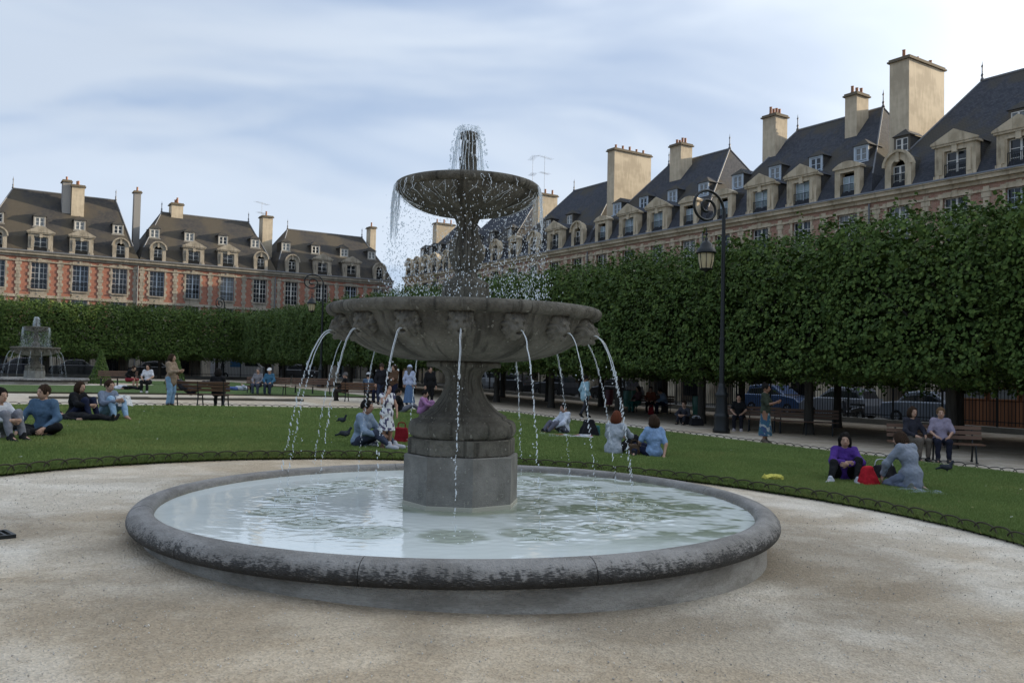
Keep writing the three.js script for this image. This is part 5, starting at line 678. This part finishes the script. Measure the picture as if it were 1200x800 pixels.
// ================= BAGS AND SMALL THINGS =================
function softBox(w, h, d, seed, slump = .15) { return nets((x, y, z) => { const t = clamp(y / h), k = 1 - slump * t; const qx = Math.abs(x) - w / 2 * k + .03, qy = Math.abs(y - h / 2) - h / 2 + .03, qz = Math.abs(z) - d / 2 * k + .03; return Math.hypot(Math.max(qx, 0), Math.max(qy, 0), Math.max(qz, 0)) + Math.min(Math.max(qx, qy, qz), 0) - .03 + .018 * (fbm3(x * 9 + seed, y * 9, z * 9, 2) - .5) * 2; }, [-w / 2 - .05, -.05, -d / 2 - .05], [w / 2 + .05, h + .06, d / 2 + .05], .016); }
function bag(name, label, cat, at, face, w, h, d, m, straps, slump) { const [x, z] = onGround(...at), t = thing(name, label, cat, [x, gh(x, z) + .055, z], faceTo(face)); const g = softBox(w, h, d, x * 3, slump); boxUV2(g); addMesh('bag_body', g, m, t); if (straps) for (const s of [-1, 1]) addMesh('strap', tubeGeo([[-w * .25, h * .92, s * d * .3], [-w * .2, h * 1.25, s * d * .25], [w * .2, h * 1.25, s * d * .25], [w * .25, h * .92, s * d * .3]], .01, 12, 5), straps, t); return t; }
{
  const red = fabric([.42, .012, .022]), redDark = fabric([.24, .012, .02]), blk = fabric([.012, .012, .014]);
  const printM = mat({ roughness: .8, map: tex(128, (u, v) => tf(u, v, 5, 4, 823, 2) > .56 ? [.12, .14, .22] : [.62, .64, .68], true, 3) });
  bag('tote_bag', 'white printed carrier bag standing beside the grey-blue shirt', 'bag', [433, 528], 20, .30, .24, .14, printM, fabric(white));
  bag('cooler_bag', 'dark red square bag standing behind the floral dress', 'bag', [470, 523], 10, .30, .34, .2, redDark, redDark);
  bag('red_bag', 'bright red soft bag lying against the purple jacket', 'bag', [1017, 574], 25, .40, .34, .26, red, null, .6);
  bag('black_bag', 'black bag with white trim beside the bright red bag', 'bag', [1036, 566], 30, .56, .28, .28, blk, fabric(white), .4);
  bag('backpack', 'bulky black backpack on the picnic blanket', 'backpack', [690, 514], 20, .50, .46, .38, blk, null, .55);
  bag('brown_bag', 'brown leather bag between the red-haired person and the light blue tee', 'bag', [743, 538], 0, .26, .26, .18, fabric([.10, .065, .04]), fabric([.06, .04, .025]));
  bag('bench_bag', 'small red bag hanging in front of the shaded bench', 'bag', [763, 487], 0, .26, .34, .14, fabric([.26, .015, .02]), redDark);
  bag('holdall', 'black holdall lying at the foot of the bench by the gravel', 'bag', [816, 500], 10, .5, .26, .26, blk, fabric(white));
  bag('teal_bag', 'teal carrier bag leaning on the black backpack', 'bag', [700, 514], 0, .14, .3, .1, fabric([.05, .16, .14]), null);
  { const [x, z] = onGround(905, 569), t = thing('yellow_cloth', 'crumpled yellow cloth caught in the low brown hoops', 'cloth', [x, gh(x, z) + .10, z], faceTo(12)); const g = nets((a, y, c) => ell(a, y, c, [0, .04, 0], [.18, .045, .08]) + .11 * (fbm3(a * 14, y * 16, c * 16, 3) - .5), [-.26, -.04, -.16], [.26, .16, .16], .014); boxUV2(g); addMesh('fold', g, fabric([.55, .50, .10]), t); }
  const blanket = (name, label, at, w, d, face, m) => { const [x, z] = onGround(...at), g = new THREE.PlaneGeometry(w, d, 18, 14); g.rotateX(-Math.PI / 2); const p = g.attributes.position; for (let i = 0; i < p.count; i++) p.setY(i, .045 + .05 * Math.pow(fbm3(p.getX(i) * 5 + x, 1, p.getZ(i) * 5, 3), 2)); g.computeVertexNormals(); const b = new THREE.PlaneGeometry(w, d, 1, 1); b.rotateX(Math.PI / 2); const o = addMesh(name, mergeGeometries([g, b]), m); o.position.set(x, gh(x, z) + .035, z); o.rotation.y = faceTo(face); tag(o, label, 'blanket'); };
  const picnic = mat({ roughness: .95, map: tex(256, (u, v) => { const a = tn(u, v, 8, 8, 831), b = tn(u, v, 7, 7, 833); return a > .72 ? [.30, .05, .05] : b > .75 ? [.05, .07, .16] : mixc([.5, .5, .5], [.36, .38, .42], tf(u, v, 10, 10, 835)); }, true, 1) });
  blanket('picnic_blanket', 'pale patterned picnic blanket under the white shirt and backpack', [655, 514], 1.7, .9, 0, picnic);
  blanket('child_blanket', 'pale grey blanket beside the standing child in the floral dress', [470, 529], .95, .6, 10, fabric([.36, .36, .38]));
  blanket('kneeling_blanket', 'bluish cloth spread under the kneeling person', [1062, 582], 1.1, .5, 0, fabric([.26, .30, .38]));
  blanket('jacket_on_grass', 'white jacket dropped on the grass behind the red bag', [1008, 570], .5, .4, 20, fabric([.5, .5, .52]));
  // the reader's magazine
  { const [x, z] = onGround(124, 494), t = thing('magazine', 'open magazine held up by the person in pale jeans', 'magazine', [x + RT[0] * .47 - FW[0] * .12, gh(x, z) + .52, z + RT[1] * .47 - FW[1] * .12], faceTo(60)); for (const s of [-1, 1]) { const m = addMesh('page', boxUV(new THREE.BoxGeometry(.2, .28, .006).toNonIndexed()), mat({ roughness: .6, map: tex(64, (u, v) => tn(u, v, 6, 16, 841) > .55 ? [.3, .3, .32] : [.62, .62, .6], true, 4) }), t); m.position.set(s * .098, 0, .02); m.rotation.set(-.5, s * .28, 0); } }
  // pigeons
  const pg = nets((x, y, z) => { let d = ell(x, y, z, [0, .13, 0], [.055, .06, .11]); d = smin(d, cap(x, y, z, [0, .16, .07], [0, .235, .11], .035, .026), .03); d = smin(d, sph(x, y, z, [0, .25, .12], .028), .015); d = smin(d, cap(x, y, z, [0, .245, .14], [0, .235, .165], .009, .004), .006); d = smin(d, cap(x, y, z, [0, .13, -.08], [0, .09, -.21], .03, .018), .03); for (const s of [-1, 1]) d = smin(d, cap(x, y, z, [s * .025, .09, .0], [s * .028, .0, .01], .012, .006), .01); return d; }, [-.08, -.02, -.25], [.08, .3, .19], .0105);
  boxUV2(pg); const wing = new THREE.SphereGeometry(1, 10, 6);
  for (const [at, f, lab] of [[[401, 500], 60, 'dark pigeon walking on the grass, head up'], [[404, 518], 100, 'dark pigeon feeding on the grass behind the grey-blue shirt'], [[1110, 558], 80, 'dark pigeon on the grass beyond the kneeling person']]) { const [x, z] = onGround(...at), t = thing('pigeon', lab, 'pigeon', [x, gh(x, z) + .06, z], faceTo(f), 'pigeons on the lawn'); addMesh('body', pg, fabric([.035, .04, .05]), t); for (const s of [-1, 1]) { const m = addMesh('wing', wing, fabric([.06, .065, .075]), t); m.scale.set(.016, .042, .105); m.position.set(s * .052, .14, -.03); m.rotation.x = .22; } t.scale.setScalar(.95); }
  { const [x, z] = onGround(-15, 629), t = thing('drain_grate', 'small dark iron drain grate set in the gravel', 'drain', [x, gh(x, z) + .012, z], .2); new GB().box(-.18, .18, -.02, .012, -.15, -.12).box(-.18, .18, -.02, .012, .12, .15).box(-.18, -.15, -.02, .012, -.12, .12).box(.15, .18, -.02, .012, -.12, .12).build('frame', M.iron, t); for (let i = 0; i < 5; i++) new GB().box(-.12 + i * .055, -.1 + i * .055, -.02, .008, -.12, .12).build('grate_bar', M.iron, t); }
}
// ================= STREET BEHIND THE RAILINGS =================
{
  const paint = (r, g, b) => new THREE.MeshPhysicalMaterial({ color: lin(r, g, b), roughness: .35, clearcoat: 1, clearcoatRoughness: .08 }), tyreM = plain(.012, .012, .012, .9), rimM = plain(.35, .36, .37, .35, { metalness: .8 }), lightM = plain(.6, .6, .58, .15), tailM = plain(.25, .01, .01, .25);
  const tyre = new THREE.TorusGeometry(.24, .085, 8, 22), rim = (() => { const b = new GB().add(new THREE.CylinderGeometry(.19, .19, .1, 18), 0, 0, 0, Math.PI / 2); for (let i = 0; i < 5; i++) b.add(new THREE.BoxGeometry(.04, .17, .02), Math.cos(i * 1.2566) * .09, Math.sin(i * 1.2566) * .09, .055, 0, 0, i * 1.2566 - Math.PI / 2); return b.geo(); })();
  const kinds = {
    sedan: { body: [[-2.15, .3], [-2.2, .62], [-2.1, .88], [-1.35, .95], [-.75, .97], [.95, .97], [1.9, .84], [2.15, .68], [2.18, .32], [1.75, .22], [-1.8, .22]], cab: [[-1.55, .95], [-.95, 1.36], [-.2, 1.44], [.35, 1.4], [1.15, .95]], w: 1.74, wx: [-1.35, 1.35] },
    hatch: { body: [[-1.85, .3], [-1.9, .7], [-1.8, .98], [.8, .98], [1.65, .86], [1.9, .66], [1.92, .32], [1.5, .22], [-1.5, .22]], cab: [[-1.75, .97], [-1.5, 1.42], [-.6, 1.5], [.15, 1.44], [1.05, .97]], w: 1.7, wx: [-1.2, 1.25] },
    van: { body: [[-2.5, .35], [-2.52, 1.2], [-2.45, 2.15], [.95, 2.2], [1.3, 2.05], [1.95, 1.25], [2.45, 1.05], [2.55, .7], [2.55, .35], [2.1, .25], [-2.1, .25]], cab: [[.35, 1.3], [.35, 1.95], [1.15, 1.95], [1.75, 1.3]], w: 1.9, wx: [-1.6, 1.6] },
  };
  const car = (label, kind, x, z, along, m, extra) => {
    const k = kinds[kind], t = thing('parked_car', label, kind === 'van' ? 'van' : 'car', [x, gh(x, z) + .0, z], along, 'vehicles parked behind the railings');
    const ex = (pts, w, bev) => { const g = new THREE.ExtrudeGeometry(shp(pts), { depth: w - bev * 2, bevelEnabled: true, bevelSize: bev, bevelThickness: bev, bevelSegments: 3, steps: 1 }); g.translate(0, 0, -w / 2 + bev); return g; };
    addMesh('bodywork', ex(k.body, k.w, .09), m, t);
    if (kind !== 'van') { const roof = k.cab.map(([a, b]) => [a * .96, b < 1 ? b - .03 : b + .02]); addMesh('roof', ex(roof.map(([a, b]) => [a, b]), k.w - .34, .12), m, t); const gl = ex(k.cab.map(([a, b]) => [a * .9 - .02, b < 1 ? b + .02 : b - .08]), k.w - .22, .02); addMesh('side_window', gl, M.glass, t); addMesh('windscreen', ex(k.cab.map(([a, b]) => [a * 1.0 + (a > 0 ? .05 : -.05), b < 1 ? b : b - .05]), k.w - .5, .05), M.glass, t); }
    else { addMesh('side_window', ex(k.cab, k.w + .02, .01), M.glass, t); const ws = addMesh('windscreen', boxUV(new THREE.BoxGeometry(.03, .95, 1.55).toNonIndexed()), M.glass, t); ws.position.set(1.66, 1.64, 0); ws.rotation.z = .68; }
    for (const a of k.wx) for (const s of [-1, 1]) { const w = addMesh('wheel', tyre, tyreM, t); w.position.set(a, .32, s * (k.w / 2 - .06)); if (s < 0) w.rotation.y = Math.PI; addMesh('rim', rim, rimM, w); }
    for (const s of [-1, 1]) { const f = k.body[k.body.length - 4], h = addMesh('headlight', new THREE.SphereGeometry(1, 10, 8), lightM, t); h.scale.set(.12, .07, .16); h.position.set(Math.max(...k.body.map(p => p[0])) - .06, .68, s * (k.w / 2 - .22)); const q = addMesh('tail_light', new THREE.SphereGeometry(1, 10, 8), tailM, t); q.scale.set(.08, .09, .14); q.position.set(Math.min(...k.body.map(p => p[0])) + .03, .74, s * (k.w / 2 - .2)); }
    if (extra) extra(t, k); return t;
  };
  const H = Math.PI / 2, X = 38.9, Z = -87.0;
  car('black saloon parked behind the railing beside the bowl stem', 'sedan', X, -58, H, paint(.014, .015, .018));
  car('silver estate car parked next to the black saloon', 'hatch', X + .1, -63.5, H, paint(.30, .32, .34));
  car('dark grey hatchback parked between the black saloon and the lamp', 'hatch', X, -52.6, H, paint(.035, .038, .045));
  car('black hatchback parked under the back limes, facing the lamp', 'hatch', X, -45.5, H, paint(.012, .012, .014));
  car('blue hatchback parked behind the railing beyond the patterned skirt', 'hatch', X, -31.6, -H, paint(.02, .055, .14));
  car('grey hatchback parked behind the railing next to the blue one', 'hatch', X, -27.6, H, paint(.16, .17, .19));
  car('slate grey saloon parked behind the railing above the lilac shirt', 'sedan', X, -22.6, -H, paint(.13, .15, .18));
  car('white delivery van with blue side panel parked below the far houses', 'van', 24.6, Z, 0, paint(.60, .62, .64), (t, k) => { for (const s of [-1, 1]) { const m = addMesh('side_panel', boxUV(new THREE.BoxGeometry(1.1, .55, .012).toNonIndexed()), plain(.06, .20, .42, .5), t); m.position.set(-.6, 1.45, s * .96); } });
  car('black saloon parked beyond the far fountain', 'sedan', 10.0, Z, 0, paint(.012, .013, .016)); car('dark blue hatchback parked beyond the far fountain bowl', 'hatch', 5.2, Z, Math.PI, paint(.02, .025, .05)); car('dark grey saloon parked below the far houses', 'sedan', 16.6, Z, 0, paint(.03, .03, .034)); car('dark hatchback parked at the end of the far railing', 'hatch', 31, Z, 0, paint(.02, .022, .026));
  // scooter
  { const x = 36.6, z = -25.4, t = thing('motor_scooter', 'dark motor scooter parked at the railing before the cream arcade', 'scooter', [x, gh(x, z), z], H - .2); for (const a of [-.6, .62]) { const w = addMesh('wheel', tyre, tyreM, t); w.position.set(a, .3, 0); w.scale.setScalar(.82); addMesh('rim', rim, rimM, w); } addMesh('bodywork', nets((a, y, c) => { let d = cap(a, y, c, [-.65, .62, 0], [-.15, .5, 0], .16, .14); d = smin(d, cap(a, y, c, [-.15, .32, 0], [.3, .32, 0], .1, .1), .08); d = smin(d, cap(a, y, c, [.34, .38, 0], [.46, .92, 0], .12, .1), .1); return d; }, [-.9, .1, -.25], [.7, 1.15, .25], .03), paint(.02, .02, .024), t); new GB().box(-.75, -.05, .76, .84, -.13, .13).build('seat', tyreM, t); new GB().bar([.46, .9, 0], [.64, .3, 0], .03).bar([.42, 1.02, -.32], [.42, 1.02, .32], .018).bar([.46, .9, 0], [.42, 1.03, 0], .03).build('handlebar', M.iron, t); const h = addMesh('headlight', new THREE.SphereGeometry(.09, 10, 8), lightM, t); h.position.set(.56, .95, 0); new GB().bar([.42, 1.02, -.25], [.36, 1.2, -.3], .01).bar([.42, 1.02, .25], [.36, 1.2, .3], .01).build('mirror', M.iron, t); }
  // brown site hut
  { const x = 38.6, t = thing('site_hut', 'brown boarded hut with a strip of windows and cream roof edge behind the railing', 'hut', [x, gh(x, -19), -17.4], H), br = [.19, .075, .03]; new GB().box(-3.4, 3.4, 0, 1.95, -.95, .95).build('wall', fabric([.15, .06, .026]), t); const bm = [0, 1, 2].map(i => plain(br[0] * (.8 + .2 * i), br[1] * (.8 + .2 * i), br[2] * (.8 + .2 * i), .7)); for (let i = 0; i < 24; i++) { const m = addMesh('board', boxUV(new THREE.BoxGeometry(.27, 1.2, .03).toNonIndexed()), bm[i % 3], t); m.position.set(-3.26 + i * .2835, .62, -.97); } for (let i = 0; i < 5; i++) { const f = new GB().box(-.6, .6, 0, .06, -.03, .03).box(-.6, .6, .5, .56, -.03, .03).box(-.6, -.54, .06, .5, -.03, .03).box(.54, .6, .06, .5, -.03, .03).build('window', bm[2], t); f.position.set(-2.7 + i * 1.35, 1.27, -.975); const p = addMesh('pane', boxUV(new THREE.BoxGeometry(1.08, .44, .01).toNonIndexed()), M.glassPale, f); p.position.set(0, .28, 0); } new GB().box(-3.55, 3.55, 1.95, 2.16, -1.1, 1.1).build('roof', plain(.42, .34, .22, .8), t); }
  // recycling bins under the limes
  const bin = (label, at, c) => { const [x, z] = onGround(...at), t = thing('litter_bin', label, 'litter bin', [x, gh(x, z), z], .3, 'bins under the limes'); new GB().bar([0, 0, 0], [0, 1.05, 0], .03, 8).build('post', M.iron, t); addMesh('hoop', new THREE.TorusGeometry(.24, .02, 6, 20), M.iron, t).rotation.x = Math.PI / 2; t.children[1].position.y = 1.0; const g = nets((a, y, q) => { const r = .22 - .05 * clamp((.5 - y) / .5); return Math.max((Math.hypot(a, q) - r) * .9, y - .98, .12 - y) + .02 * (fbm3(a * 8, y * 6, q * 8, 2) - .5); }, [-.27, .06, -.27], [.27, 1.03, .27], .026); boxUV2(g); addMesh('bag', g, plain(...c, .35), t); };
  bin('green translucent litter bag on a hoop beside the lime trunk', [735, 479], [.06, .20, .15]); bin('second green litter bag on a hoop, next to the shared bench', [744, 479], [.07, .22, .17]); bin('red and dark litter bin before the parked cars', [714, 477], [.20, .05, .06]); bin('green litter bag on a hoop near the holdall', [817, 489], [.05, .16, .11]);
}
renderer.render(scene, camera);
